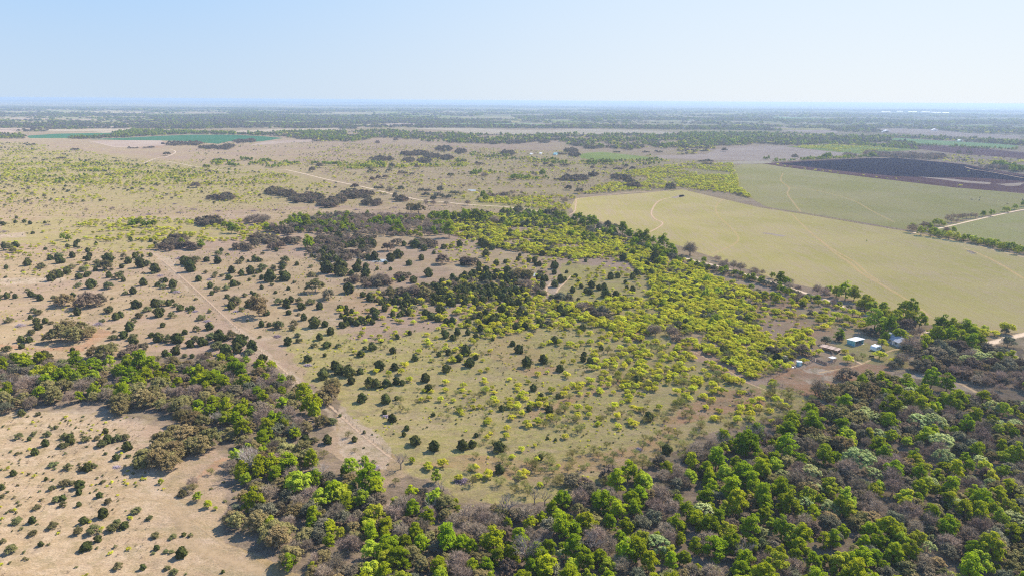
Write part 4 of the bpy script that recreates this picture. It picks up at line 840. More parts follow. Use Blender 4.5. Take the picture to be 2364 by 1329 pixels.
def scatter(tile, s, sp, kinds, wr, thr=0.0, nsc=20.0, seed=0, maxd=None, roads=True, jit=1.0, warp=6, clumpy=2.2, fields=True, ani=1.0):
    poly = tp(tile, parse(s)) if isinstance(s, str) else s
    poly = np.asarray(poly, float); bx = ats(np.column_stack([poly[:, 0], np.maximum(poly[:, 1], 246)])); x0, y0 = bx.min(0); x1, y1 = bx.max(0)
    nx, ny = int((x1 - x0) / sp) + 1, int((y1 - y0) / sp) + 1
    if nx * ny > 3e6: raise RuntimeError('scatter too fine %s' % (nx * ny))
    X, Y = np.meshgrid(x0 + np.arange(nx) * sp, y0 + np.arange(ny) * sp); X = X.ravel(); Y = Y.ravel()
    X = X + prg.uniform(-.5, .5, X.shape) * sp * jit; Y = Y + prg.uniform(-.5, .5, X.shape) * sp * jit
    px_, py_, d_ = proj(X, Y); wv = (fbm(X / 15, Y / 15, 31) - 0.5) * warp * 2 * np.clip(500 / d_, 0, 1)
    k = inpoly(px_ + wv, py_ + wv * 0.6, poly) & (px_ > -160) & (px_ < PW + 160) & (py_ < PH + 130); X, Y, d_, px_, py_ = X[k], Y[k], d_[k], px_[k], py_[k]
    if thr > 0:
        ca_, sa_ = math.cos(R(45)), math.sin(R(45)); Xr = (X * ca_ + Y * sa_) / ani; Yr = -X * sa_ + Y * ca_
        nz = fbm(Xr / nsc, Yr / nsc, seed + 41, 3) + prg.uniform(-0.09, 0.09, X.shape); k = nz > thr; X, Y, d_, px_, py_ = X[k], Y[k], d_[k], px_[k], py_[k]
    bad = np.zeros(len(X), bool)
    for q in KEEP_OUT: bad |= inpoly(px_, py_, q)
    if fields:
        for q in FIELDP: bad |= inpoly(px_, py_, q)
    if roads:
        for q, w in ROADS:
            if len(q): bad |= segdist(X, Y, q[::2] if len(q) > 6 else q) < w + 0.3
    k = ~bad; X, Y = X[k], Y[k]
    ks = list(kinds); pr = np.array([kinds[a] for a in ks], float); pr /= pr.sum(); cum = np.cumsum(pr)
    nz = fbm(X / (sp * clumpy), Y / (sp * clumpy), seed + 7, 2); rk = np.argsort(np.argsort(nz)) / max(1, len(nz))
    rk = np.clip(rk * 0.6 + prg.uniform(0, 1, len(X)) * 0.4, 0, 0.9999); rk = np.argsort(np.argsort(rk)) / max(1, len(rk))
    ki = np.searchsorted(cum, rk, side='right').clip(0, len(ks) - 1)
    W_ = prg.uniform(wr[0], wr[1], len(X))
    if wr[0] > 2.4:
        k = ~occupied(X, Y, (wr[0] + wr[1]) / 2); X, Y, ki, W_ = X[k], Y[k], ki[k], W_[k]
    for a, x, y, w in zip(ki, X, Y, W_):
        kk = KL.index(ks[a]); PL.append((kk, x, y, w * KINDS[ks[a]]['w'] / 5.0 if KINDS[ks[a]]['w'] < 3 else w, 0))

# woods in the foreground
WOODR = '1555,1085 1600,1055 1640,1040 1700,1018 1770,990 1845,968 1880,940 1905,920 1935,900 1975,885 2014,885 2092,888 2200,935 2260,915 2150,880 2110,850 2120,800 2140,780 2165,760 2210,752 2280,770 2290,812 2364,850 2560,860 2560,1460 1160,1460 1160,1200 1330,1160 1420,1120 1480,1100'
scatter(0, WOODR, 4.2, {'bare': .22, 'dark': .14, 'oak_grey': .10, 'oshrub': .08, 'green': .20, 'oak': .12, 'lime': .09, 'pale': .05}, (4.2, 7.2), seed=1, clumpy=1.6, thr=0.27, nsc=14)
WOODC = '545,1060 600,1045 700,1050 740,1085 800,1100 850,1110 900,1160 960,1140 1010,1150 1080,1175 1170,1185 1170,1460 720,1460 690,1329 600,1290 540,1240 530,1190 590,1140 560,1110'
scatter(0, WOODC, 4.1, {'bare': .24, 'oak': .30, 'oak_grey': .08, 'green': .18, 'dark': .10, 'lime': .10}, (4.2, 7.0), seed=2, clumpy=1.6, thr=0.27, nsc=14)
WOODL = '0,828 180,850 330,848 480,832 610,850 660,872 745,910 770,960 760,985 700,1000 660,1040 560,1060 520,1000 420,985 390,960 330,945 200,935 80,950 0,955 -160,960 -160,830'
scatter(0, WOODL, 4.6, {'oak': .32, 'bare': .20, 'oak_grey': .08, 'dark': .14, 'green': .22, 'lime': .04}, (4.2, 6.8), seed=3, clumpy=1.8, thr=0.25, nsc=14)
scatter(7, '1200,760 1500,560 1700,560 1700,900 1560,960 1350,860', 5.2, {'bare': .4, 'msparse': .3, 'shrub': .3}, (3, 4.5), seed=4)
scatter(0, '0,1000 330,960 340,1100 520,1230 700,1400 -100,1400 -100,1000', 9.0, {'shrub': .7, 'yshrub': .3}, (1.8, 4.4), thr=0.4, nsc=12, seed=5)
scatter(0, '800,1000 900,1070 930,1120 880,1130 740,1060 740,1040 790,1050', 5, {'shrub': .6, 'msparse': .4}, (2.5, 4), thr=0.35, nsc=8, seed=6)
# mesquite belts
MB1 = '1000,505 1060,495 1230,500 1330,530 1430,560 1500,590 1560,612 1640,640 1720,672 1790,690 1700,690 1690,720 1750,755 1800,770 1860,765 1885,800 1830,830 1790,850 1720,880 1660,850 1590,795 1540,760 1480,790 1400,760 1330,740 1290,715 1340,700 1420,690 1520,700 1500,660 1490,640 1430,590 1330,600 1250,590 1180,580 1090,560 1040,540'
scatter(0, MB1, 3.2, {'mesquite': .82, 'juniper': .03, 'msparse': .11, 'dark': .04}, (3.2, 5.4), thr=0.39, nsc=22, seed=7)
scatter(0, '1500,640 1640,640 1720,690 1760,750 1680,760 1600,760 1540,740 1500,700', 4.0, {'mesquite': .86, 'lime': .06, 'dark': .08}, (4.2, 6.2), thr=0.33, nsc=22, seed=8)
scatter(5, '480,500 700,450 1000,460 1280,400 1500,430 1750,560 1900,590 2000,700 1800,740 1500,740 1200,740 1000,680 900,620 700,600 560,560', 4.4, {'mesquite': .80, 'dark': .07, 'juniper': .13}, (3.0, 5.2), thr=0.40, nsc=18, seed=9, ani=3.2)
scatter(5, '0,440 560,440 500,560 200,640 60,620 0,600', 6.0, {'mesquite': .55, 'juniper': .3, 'shrub': .15}, (2.8, 4.4), thr=0.47, nsc=14, seed=10, ani=3.2)
scatter(5, '60,620 500,560 1000,660 1050,800 700,860 200,780', 6.5, {'mesquite': .66, 'shrub': .24, 'juniper': .10}, (2.2, 4.2), thr=0.45, nsc=14, seed=11, ani=3.2)
scatter(5, '1750,780 2100,700 2363,760 2363,1000 2000,1060 1700,940', 4.8, {'mesquite': .7, 'msparse': .3}, (3.0, 4.8), thr=0.43, nsc=14, seed=12, ani=3.2)
scatter(8, '950,60 1300,100 1700,0 2363,-100 2363,300 2100,360 1700,360 1300,340 1200,240 1000,200', 4.2, {'mesquite': .52, 'msparse': .45, 'juniper': .03}, (2.6, 4.6), thr=0.39, nsc=13, seed=13, ani=3.2)
scatter(8, '500,60 950,60 1000,250 1300,360 1700,380 1500,620 1050,560 900,480 700,300', 5.0, {'mesquite': .35, 'msparse': .4, 'shrub': .25}, (1.8, 3.4), thr=0.42, nsc=14, seed=14, ani=3.2)
scatter(8, '560,540 1000,520 1500,500 2100,380 2363,300 2363,520 2150,600 1750,740 1300,800 1000,780 880,700 620,650', 5.2, {'msparse': .86, 'mesquite': .14}, (3.0, 4.8), thr=0.38, nsc=12, seed=15, ani=3.2)
scatter(9, '0,80 300,20 600,-100 900,60 1000,120 900,200 700,300 400,400 150,460 0,560', 5.6, {'msparse': .5, 'mesquite': .5}, (3.2, 4.8), thr=0.38, nsc=12, seed=16, ani=3.2)
scatter(6, '0,700 500,760 600,900 400,1000 0,1040', 4.2, {'mesquite': .75, 'msparse': .25}, (3.4, 4.8), thr=0.38, nsc=14, seed=17, ani=3.2)
scatter(6, '440,410 860,420 1180,600 900,640 660,600 560,480', 9, {'msparse': .6, 'yshrub': .4}, (2.4, 4), thr=0.46, nsc=14, seed=18)
scatter(6, '560,780 800,700 940,730 760,860 640,940 520,900', 4.6, {'mesquite': .6, 'dark': .4}, (3.6, 5), thr=0.3, nsc=14, seed=19)
scatter(0, '1040,500 1300,500 1400,545 1560,600 1700,660 1900,715 1990,745 1900,760 1760,720 1540,630 1380,570 1240,520', 5.0, {'mesquite': .7, 'green': .15, 'dark': .15}, (4.0, 5.6), thr=0.42, nsc=18, seed=20)
# juniper and oak belt in the middle
scatter(5, '120,380 330,300 640,270 900,230 1180,240 1420,230 1440,300 1400,400 1260,420 1000,440 700,440 560,470 200,430', 4.6, {'juniper': .42, 'oak_grey': .10, 'mesquite': .20, 'oshrub': .16, 'oak': .06, 'dark': .06}, (3.0, 5.0), thr=0.44, nsc=16, seed=21, ani=3.2, roads=False)
scatter(5, '560,400 900,340 1260,360 1280,415 1000,440 640,440', 4.0, {'juniper': .52, 'mesquite': .16, 'oshrub': .2, 'oak': .12}, (3.6, 5.4), seed=22, roads=False)
scatter(5, '0,460 260,420 560,460 500,540 200,590 0,620', 6.5, {'juniper': .6, 'shrub': .4}, (2.4, 4), thr=0.47, nsc=12, seed=23, ani=3.2)
# trees of the belt north of it
scatter(2, '-330,900 0,880 500,880 740,930 780,1010 500,1040 200,1010 -60,1010 -330,1000', 5.0, {'bare': .38, 'oak_grey': .28, 'green': .20, 'dark': .14}, (4.6, 6.6), thr=0.32, nsc=22, seed=24, clumpy=3)
scatter(2, '-100,1010 250,1030 260,1120 180,1180 -100,1200 -260,1100', 5.2, {'oak_grey': .5, 'bare': .3, 'juniper': .2}, (4.6, 6.4), thr=0.38, nsc=20, seed=25, clumpy=3)
scatter(2, '620,880 1000,870 1200,850 1400,860 1560,900 1640,960 1100,960 800,940', 5.0, {'green': .34, 'dark': .3, 'mesquite': .2, 'juniper': .16}, (4.2, 6), thr=0.36, nsc=20, seed=26, clumpy=3)
scatter(2, '1480,870 1700,930 1880,990 2150,1070 2330,1160 2363,1210 2250,1170 2050,1090 1880,1030 1700,960 1520,910', 3.8, {'green': .5, 'dark': .4, 'mesquite': .1}, (4.0, 6), seed=27, roads=True)
scatter(6, '0,150 200,200 480,270 640,310 860,400 1100,470 1250,500 1100,500 860,440 600,330 400,280 150,215 0,170', 3.8, {'dark': .35, 'green': .3, 'mesquite': .2, 'bare': .15}, (3.8, 5.4), thr=0.3, seed=28)
scatter(6, '230,150 440,200 640,280 900,370 860,350 700,290 480,210 240,140', 4.6, {'bare': .7, 'green': .3}, (4, 6), seed=29)
scatter(3, '1700,985 1900,1030 2100,1070 2300,1110 2364,1125 2364,1140 2200,1110 2000,1070 1800,1030 1690,1000', 5.0, {'lime': .6, 'green': .4}, (4.5, 6.5), seed=30, fields=False)
# open scrub of the left slope and beyond
scatter(0, '0,560 350,580 420,640 640,850 480,830 0,820 -150,800 -150,560', 10, {'juniper': .12, 'oshrub': .2, 'shrub': .4, 'yshrub': .28}, (2.0, 4.6), thr=0.44, nsc=18, seed=31, ani=3.2)
scatter(0, '360,580 700,560 900,600 900,720 780,760 700,880 620,800 480,680', 10, {'juniper': .1, 'oshrub': .15, 'shrub': .4, 'yshrub': .35}, (2.0, 4.4), thr=0.44, nsc=18, seed=32, ani=3.2)
scatter(0, '150,515 300,505 520,505 640,520 700,540 560,560 400,560 250,560 150,545', 5.0, {'mesquite': .85, 'shrub': .15}, (3, 4.6), thr=0.45, nsc=18, seed=33)
scatter(0, '0,500 150,510 360,560 350,600 200,640 0,640 -150,620 -150,500', 7.5, {'mesquite': .35, 'yshrub': .25, 'shrub': .25, 'juniper': .15}, (2.4, 4.2), thr=0.46, nsc=26, seed=34, ani=3.2)
scatter(0, '-150,460 0,460 300,470 560,480 640,470 700,500 640,520 300,510 100,520 -150,520', 11, {'yshrub': .6, 'shrub': .3, 'bare': .1}, (2.8, 5.0), thr=0.44, nsc=26, seed=35)
scatter(0, '-200,330 60,330 200,350 300,370 420,385 620,395 800,430 900,450 800,460 640,455 600,470 300,470 -200,480', 8.5, {'mesquite': .36, 'yshrub': .34, 'shrub': .16, 'oshrub': .08, 'dark': .04}, (3.0, 5.4), thr=0.43, nsc=38, seed=36)
scatter(0, '0,380 240,370 420,395 560,400 700,405 640,425 300,430 0,420', 6.5, {'mesquite': .7, 'green': .1, 'yshrub': .2}, (3, 4.8), thr=0.5, nsc=34, seed=37)
scatter(0, '430,330 700,330 1000,340 1100,380 1060,460 900,440 780,410 600,385 440,380', 15, {'yshrub': .4, 'mesquite': .3, 'dark': .3}, (2.6, 4.4), thr=0.5, nsc=40, seed=38)
scatter(0, '780,375 1000,375 1080,370 1080,385 900,390 780,392', 6, {'mesquite': .8, 'green': .2}, (3.5, 5.5), thr=0.48, nsc=30, seed=39)
scatter(0, '460,375 600,370 700,378 640,388 500,384', 6, {'mesquite': .6, 'green': .4}, (3.5, 5.5), thr=0.48, nsc=30, seed=391)
scatter(0, '1080,352 1300,370 1500,360 1560,378 1440,385 1300,380 1100,372', 7, {'mesquite': .4, 'dark': .3, 'green': .3}, (3.5, 5.5), thr=0.5, nsc=30, seed=40)
scatter(0, '1090,395 1260,400 1270,415 1200,418 1100,408', 6, {'mesquite': .6, 'green': .4}, (3.5, 5.5), thr=0.45, nsc=30, seed=41)
scatter(0, '1110,455 1240,455 1330,455 1325,485 1280,488 1180,474 1100,468', 5.0, {'mesquite': .9, 'yshrub': .1}, (3.4, 5.2), thr=0.43, nsc=24, seed=42)
scatter(0, '1420,400 1560,380 1690,378 1700,400 1705,432 1735,458 1650,445 1560,432 1330,452 1380,430 1430,420', 5.4, {'mesquite': .95, 'dark': .05}, (3.6, 5.4), thr=0.455, nsc=34, seed=43)
scatter(0, '1640,405 1705,405 1710,432 1735,460 1690,446 1560,425 1560,415', 5, {'mesquite': 1}, (4, 5.6), thr=0.3, nsc=34, seed=431)
scatter(0, '1060,380 1400,385 1500,390 1400,430 1300,440 1100,430', 15, {'yshrub': .5, 'mesquite': .3, 'dark': .2}, (3, 5), thr=0.5, nsc=40, seed=44)
scatter(3, '560,510 900,492 1290,478 1500,480 1290,486 900,505 700,520', 7, {'lime': .5, 'green': .5}, (4, 6.5), thr=0.35, nsc=40, seed=45)
scatter(3, '0,510 330,512 560,515 700,522 500,527 200,526 0,522', 9, {'yshrub': .6, 'mesquite': .4}, (3, 5), thr=0.45, nsc=40, seed=46)
scatter(3, '0,400 260,410 250,430 60,500 0,495', 9, {'mesquite': .4, 'oak_grey': .6}, (4, 8), thr=0.46, nsc=40, seed=47)
scatter(3, '760,412 1000,400 1300,407 1560,424 1400,443 1240,458 1120,448', 7.5, {'mesquite': 1}, (4, 5.6), thr=0.47, nsc=34, seed=48, fields=False)
scatter(3, '1680,465 1900,470 2363,500 2363,520 2000,545 1800,515', 11, {'mesquite': .7, 'dark': .3}, (4, 6), thr=0.49, nsc=60, seed=49)
scatter(3, '1240,395 1440,400 1650,425 1640,432 1400,415 1240,405', 8, {'green': .5, 'oak_grey': .5}, (5, 8), seed=50, thr=.3, fields=False)
scatter(3, '1400,375 1500,405 1900,412 2363,432 2363,438 1900,420 1480,385', 10, {'green': .6, 'oak_grey': .4}, (5, 8), seed=51, thr=.4, nsc=50, fields=False)
# woodland of the plain (few pixels each): ever larger crowns standing for the same woods
farmix = {'oak_grey': .30, 'dark': .34, 'green': .22, 'mesquite': .14}
scatter(2, '-200,300 0,318 300,300 700,320 1000,330 1250,335 1500,325 2363,330 3163,360 3400,390 3163,405 2900,395 2600,405 2363,420 2000,430 1800,430 1560,400 1500,370 1100,395 700,385 500,370 300,350 100,380 0,375 -150,380 -300,370', 10.0, farmix, (6, 11), thr=0.475, nsc=50, seed=60)
scatter(3, '0,320 600,320 1300,340 1700,345 2363,380 3000,400 3000,420 2363,405 1750,372 1480,350 1400,375 1250,400 1000,398 700,400 500,400 250,410 0,400', 10.0, farmix, (6, 11), thr=0.465, nsc=55, seed=61)
scatter(1, '-200,300 60,330 180,338 170,352 200,365 60,360 -200,350', 12, farmix, (7, 11), thr=0.42, nsc=70, seed=62)
scatter(1, '470,352 600,348 760,335 770,318 900,300 1100,305 1300,310 1600,318 1600,330 1300,326 1100,334 900,346 700,356 480,362', 9.5, {'oak_grey': .6, 'green': .4}, (7, 10), seed=63, thr=.3, nsc=50, fields=False)
scatter(1, '1560,325 1700,312 2000,310 2363,305 2363,378 2100,360 1920,350 1800,340', 10, farmix, (7, 11), seed=64, thr=.40, nsc=60)
scatter(1, '-200,235 0,238 400,242 700,245 1000,240 1200,225 1600,240 2363,250 3163,270 3163,290 2363,280 1700,278 1200,300 900,285 560,290 400,300 200,318 0,300 -200,300', 17, {'oak_grey': .35, 'dark': .35, 'green': .2, 'mesquite': .1}, (12, 18), thr=0.52, nsc=110, seed=65)
scatter(0, '-200,262 300,266 500,268 560,262 1000,272 1500,285 2364,292 2600,300 2600,318 2364,312 1900,305 1560,300 1000,292 700,283 500,280 0,283 -200,283', 26, {'oak_grey': .3, 'dark': .4, 'green': .2, 'mesquite': .1}, (15, 24), thr=0.54, nsc=170, seed=66)
scatter(0, '-200,249 0,249 1000,252 1600,258 2364,266 2600,270 2600,302 2364,293 1500,286 1000,273 560,263 -200,263', 42, {'oak_grey': .3, 'dark': .45, 'green': .25}, (20, 36), thr=0.55, nsc=300, seed=67)

scatter(0, '-100,960 330,960 340,1100 520,1230 700,1440 -100,1440', 2.6, {'stems': .62, 'shrub': .26, 'yshrub': .12}, (1.6, 4.2), thr=0.42, nsc=9, seed=80)
scatter(0, '640,760 860,790 1000,760 1260,690 1500,760 1700,880 1900,910 1880,960 1600,1040 1420,1150 1080,1170 940,1080 830,980 700,870', 3.0, {'stems': .4, 'shrub': .3, 'yshrub': .3}, (1.2, 3.0), thr=0.46, nsc=9, seed=81, ani=3.0)
scatter(0, '-100,560 350,580 700,560 900,600 900,720 700,880 560,830 -100,820', 4.2, {'stems': .35, 'shrub': .35, 'yshrub': .3}, (1.4, 3.2), thr=0.46, nsc=12, seed=82, ani=2.5)
scatter(0, '-150,340 420,372 800,430 1300,480 1000,500 600,500 0,545 -150,545', 8.0, {'stems': .3, 'shrub': .4, 'yshrub': .3}, (3.0, 5.4), thr=0.42, nsc=30, seed=83)

scatter(0, '1000,500 1300,500 1560,590 1760,680 1900,760 1850,840 1700,890 1500,880 1250,800 1000,760 900,740 1000,600', 7.5, {'mesquite': .8, 'yshrub': .2}, (2.6, 4.4), thr=0.44, nsc=16, seed=90, ani=2.5)
scatter(0, '780,790 1000,760 1250,800 1500,860 1700,900 1880,930 1700,1010 1480,1080 1200,1110 1000,1030 860,920', 7.0, {'mesquite': .35, 'msparse': .35, 'yshrub': .3}, (2.2, 4.0), thr=0.44, nsc=16, seed=91, ani=2.8)
scatter(0, '640,385 800,330 1300,350 1700,385 1700,440 1330,450 1300,480 1060,462 900,440', 8.0, {'shrub': .3, 'yshrub': .4, 'mesquite': .15, 'bare': .15}, (3.2, 6.0), thr=0.45, nsc=36, seed=92)

for k_, b_ in enumerate(('-200,288 0,286 300,290 560,287 830,292 820,299 600,296 300,298 0,296 -200,297', '330,269 600,264 1000,277 1180,281 1180,288 900,285 560,283 380,285',
                         '1000,290 1500,292 2364,300 2364,306 1900,303 1400,298 1000,296', '1180,269 1700,275 2364,283 2364,287 1700,280 1200,274', '0,262 300,264 340,266 200,268 0,266', '1500,316 1700,318 2364,330 2364,336 2000,330 1600,322')):
    scatter(0, b_, 15, {'dark': .45, 'oak_grey': .25, 'green': .3}, (11, 18), thr=0.36, nsc=90, seed=100 + k_)
# ================================================================== LABELS AND PLACEMENT
LM = [(1975, 790, 'the blue open shed'), (2025, 805, 'the blue and white camper'), (2055, 770, 'the house under the trees'), (1890, 835, 'the old pole corral'),
 (1842, 842, 'the small blue hut'), (1068, 1106, 'the big brush pile'), (1187, 664, 'the ring trough by the creek'), (690, 884, 'the bend of the fence strip'),
 (905, 1055, 'the near end of the fence strip'), (360, 590, 'the far end of the fence strip'), (520, 732, 'the middle of the fence strip'), (415, 1050, 'the big tan oak grove'),
 (1070, 470, 'the gravel road junction'), (2000, 370, 'the dark ploughed field'), (1330, 470, 'the left corner of the green field'), (450, 322, 'the teal wheat field'),
 (1270, 685, 'the creek bend'), (1390, 640, 'the green grass clearing'), (1800, 715, 'the brown clearing by the road'), (2180, 880, 'the pale creek bed in the woods'),
 (195, 690, 'the grey-brown oak mound'), (160, 770, 'the broad olive oak mound'), (80, 800, 'the orange sandy patch'), (1150, 1030, 'the lone round juniper'),
 (1075, 1027, 'the pair of round junipers'), (2170, 1040, 'the pair of pale trees'), (1977, 1068, 'the large pale-leafed tree'), (1730, 1005, 'the tall bare tree'),
 (565, 1075, 'the white dead tree'), (1540, 770, 'the purple bare thicket'), (1680, 500, 'the winding track in the field'), (2130, 525, 'the hedge corner between fields'),
 (2260, 505, 'the hedged lane'), (740, 460, 'the long oak row'), (1080, 445, 'the bare creekside trees'), (600, 715, 'the round olive oak'), (230, 745, 'the left stick pile'),
 (320, 870, 'the green treetops on the left'), (740, 930, 'the green grove beside the strip'), (860, 905, 'the juniper hedge on the slope'), (1275, 828, 'the juniper trio on red soil'),
 (700, 530, 'the long purple-green grove'), (985, 355, 'the dark oak band'), (1430, 412, 'the two long oak clumps'), (1550, 433, 'the oak at the field corner'),
 (2330, 780, 'the gravel road at right'), (1440, 1180, 'the domed green crown'), (865, 1110, 'the tall green tree'), (480, 1290, 'the foreground pasture rim'),
 (1560, 1140, 'the wood edge'), (1880, 905, 'the corner of the long pen'), (2280, 1285, 'the round green tree at lower right'), (1250, 1290, 'the leafless fan-shaped crown'),
 (960, 490, 'the round olive oak above the belt'), (480, 505, 'the oak beside the ranch track'), (1600, 600, 'the tree-lined gravel road'), (100, 560, 'the left slope'),
 (60, 450, 'the far left scrub'), (1700, 400, 'the upper field edge'), (2000, 980, 'the right-hand woods'), (1250, 560, 'the yellow-green mesquite belt'), (1640, 690, 'the dense mesquite stand'),
 (1700, 900, 'the sparse mesquite slope'), (1300, 980, 'the open grassy slope'), (280, 1170, 'the lower left pasture'), (120, 1240, 'the lower left corner'), (700, 1200, 'the near tan oaks'), (1100, 1250, 'the near woods')]
LMX = np.array([(a, b) for a, b, c in LM], float)
ORD = ['', 'second', 'third', 'fourth', 'fifth', 'sixth', 'seventh', 'eighth', 'ninth', 'tenth', 'eleventh', 'twelfth', 'thirteenth', 'fourteenth', 'fifteenth', 'sixteenth', 'seventeenth', 'eighteenth', 'nineteenth', 'twentieth', 'twenty-first', 'twenty-second', 'twenty-third', 'twenty-fourth', 'twenty-fifth'] + ['twenty-' + a for a in ('sixth', 'seventh', 'eighth', 'ninth')] + ['thirtieth'] + ['thirty-' + a for a in ('first', 'second', 'third', 'fourth', 'fifth', 'sixth', 'seventh', 'eighth', 'ninth')] + ['fortieth']
P = np.array([(k, x, y, w, h) for k, x, y, w, h in PL])
px_, py_, d_ = proj(P[:, 1], P[:, 2]); wpx = P[:, 3] / d_ * FL
vis = (px_ > -wpx) & (px_ < PW + wpx) & (py_ < PH + wpx * 1.4)
near_edge = (px_ > -140) & (px_ < PW + 140) & (py_ < PH + 130)
CAP = 300; NAMEKEY = {}
used_labels = {}
stuff_rows = {}
tmp = {}
for ki, kd in enumerate(KL):
    K = KINDS[kd]; idx = np.where((P[:, 0] == ki) & near_edge)[0]
    score = wpx[idx] * (1 + 0.5 * P[idx, 4]) * vis[idx]
    od = idx[np.argsort(-score)]; ind = [i for i in od[:CAP] if vis[i] and wpx[i] > 6]; iset = set(ind); rest = [i for i in idx if i not in iset]
    # ---- individuals
    med = np.median(wpx[ind]) if ind else 1
    keyed = {}
    for i in ind:
        dx = px_[i] - LMX[:, 0]; dy = (py_[i] - LMX[:, 1]) * 1.6; j_ = int(np.argmin(dx * dx + dy * dy)); dx, dy = dx[j_], dy[j_]
        side = ('right of' if dx > 0 else 'left of') if abs(dx) > abs(dy) else ('in front of' if dy > 0 else 'behind')
        wm = P[i, 3] / K['w']; size = 'small' if wm < 0.75 else ('large' if wm > 1.25 else '')
        keyed.setdefault((size, side, j_), []).append((dx * dx + dy * dy, i))
    for (size, side, j_), lst in keyed.items():
        lst.sort()
        for n_, (_, i) in enumerate(lst):
            base = (size + ' ' + K['look']).strip() + ' ' + side + ' ' + LM[j_][2]
            if n_ == 0: lab = base if len(lst) == 1 else base + ', the closest'
            elif n_ < 40: lab = base + ', ' + ORD[n_] + ' nearest'
            else: lab = base + ', farther off'
            if len(lab.split()) > 16: lab = lab.replace(size + ' ', '', 1) if size else lab
            tmp[i] = lab
    for i in ind:
        v = i % NV; cm, tm, jm, lm = PROTO[kd][v]; s = P[i, 3] / K['w']; rz = (i * 2.399) % 6.283
        hz_ = s * (0.88 + 0.26 * ((i * 0.618) % 1)); loc = (P[i, 1], P[i, 2], 0)
        if wpx[i] > 20:
            o = empty(K['name'], loc, rz); o.scale = (s * (0.88 + 0.24 * ((i * 0.37) % 1)), s * (0.88 + 0.24 * ((i * 0.71) % 1)), hz_)
            link(bpy.data.objects.new('trunk', tm), o); link(bpy.data.objects.new('crown', cm), o)
        else:
            o = bpy.data.objects.new(K['name'], jm if wpx[i] > 9 else lm); o.location = loc; o.rotation_euler = (0, 0, rz); o.scale = (s, s, hz_); link(o)
        tag(o, tmp[i], K['cat'], K['cat'] + 's of the ' + K['look'] + ' kind')
    stuff_rows[kd] = rest

def stuff_object(name, kd, rows, libcol, label):
    if not len(rows): return
    n_ = len(rows); me = bpy.data.meshes.new(name); me.vertices.add(n_)
    co = np.zeros((n_, 3), np.float32); co[:, 0] = P[rows, 1]; co[:, 1] = P[rows, 2]; me.vertices.foreach_set('co', co.ravel())
    s = (P[rows, 3] / KINDS[kd]['w']).astype(np.float32)
    a = me.attributes.new('size', 'FLOAT_VECTOR', 'POINT'); a.data.foreach_set('vector', np.column_stack([s, s, s * prg.uniform(0.85, 1.15, n_) * np.where(s > 2.5, 0.45, 1.0)]).astype(np.float32).ravel())
    a = me.attributes.new('turn', 'FLOAT_VECTOR', 'POINT'); r = np.zeros((n_, 3), np.float32); r[:, 2] = prg.uniform(0, 6.28, n_); a.data.foreach_set('vector', r.ravel())
    a = me.attributes.new('pick', 'INT', 'POINT'); a.data.foreach_set('value', prg.integers(0, NV, n_).astype(np.int32))
    o = link(bpy.data.objects.new(name, me)); tag(o, label, None, None, 'stuff')
    ng = bpy.data.node_groups.new(name, 'GeometryNodeTree'); ng.interface.new_socket('Geometry', in_out='INPUT', socket_type='NodeSocketGeometry'); ng.interface.new_socket('Geometry', in_out='OUTPUT', socket_type='NodeSocketGeometry')
    gi = ng.nodes.new('NodeGroupInput'); go = ng.nodes.new('NodeGroupOutput'); ip = ng.nodes.new('GeometryNodeInstanceOnPoints'); ci = ng.nodes.new('GeometryNodeCollectionInfo')
    ci.inputs[0].default_value = libcol; ci.inputs[1].default_value = True; ci.inputs[2].default_value = True
    def na(nm, t):
        q = ng.nodes.new('GeometryNodeInputNamedAttribute'); q.data_type = t; q.inputs[0].default_value = nm; return q.outputs[0]
    ng.links.new(gi.outputs[0], ip.inputs['Points']); ng.links.new(ci.outputs[0], ip.inputs['Instance']); ip.inputs['Pick Instance'].default_value = True
    ng.links.new(na('pick', 'INT'), ip.inputs['Instance Index']); ng.links.new(na('turn', 'FLOAT_VECTOR'), ip.inputs['Rotation']); ng.links.new(na('size', 'FLOAT_VECTOR'), ip.inputs['Scale'])
    ng.links.new(ip.outputs[0], go.inputs[0])
    md = o.modifiers.new('scatter', 'NODES'); md.node_group = ng
for kd, rows in stuff_rows.items():
    rows = np.array(rows, int)
    if not len(rows): continue
    nr = rows[wpx[rows] > 9]; fr = rows[wpx[rows] <= 9]
    K = KINDS[kd]
    stuff_object(K['name'] + '_scrub', kd, nr, lib_j[kd], 'countless further ' + K['look'] + 's across the land')
    stuff_object(K['name'] + '_far_woodland', kd, fr, lib_l[kd], 'far woodland of ' + K['look'] + 's across the plain')
print('PLANTS', len(P), {k: len(v) for k, v in stuff_rows.items()})
# ================================================================== HOMESTEAD
m_roof = plain('white_metal_roof', (0.68, 0.70, 0.72), 0.45, 0.0, 0.06, 1.5)
m_blue = plain('turquoise_sheet', (0.16, 0.42, 0.50), 0.5, 0.0, 0.10, 1.2)
m_bluelight = plain('pale_blue_paint', (0.45, 0.62, 0.74), 0.5, 0.0, 0.10, 1.0)
m_white = plain('white_paint', (0.74, 0.74, 0.73), 0.5, 0.0, 0.06, 1.0)
m_conc = plain('concrete', (0.55, 0.52, 0.47), 0.9, 0, 0.12, 1.0)
m_rust = plain('rusty_sheet', (0.34, 0.26, 0.22), 0.8, 0, 0.3, 1.5)
m_dark = plain('dark_rubber', (0.03, 0.03, 0.033), 0.7)
m_glass = plain('tinted_window', (0.04, 0.06, 0.08), 0.15, 0, 0.05, 1, 0.6)
m_post = plain('fence_post', (0.20, 0.165, 0.14), 0.95)
m_wire = plain('fence_wire', (0.30, 0.28, 0.26), 0.6, 0.5)
m_cow = plain('black_hide', (0.035, 0.03, 0.03), 0.8)
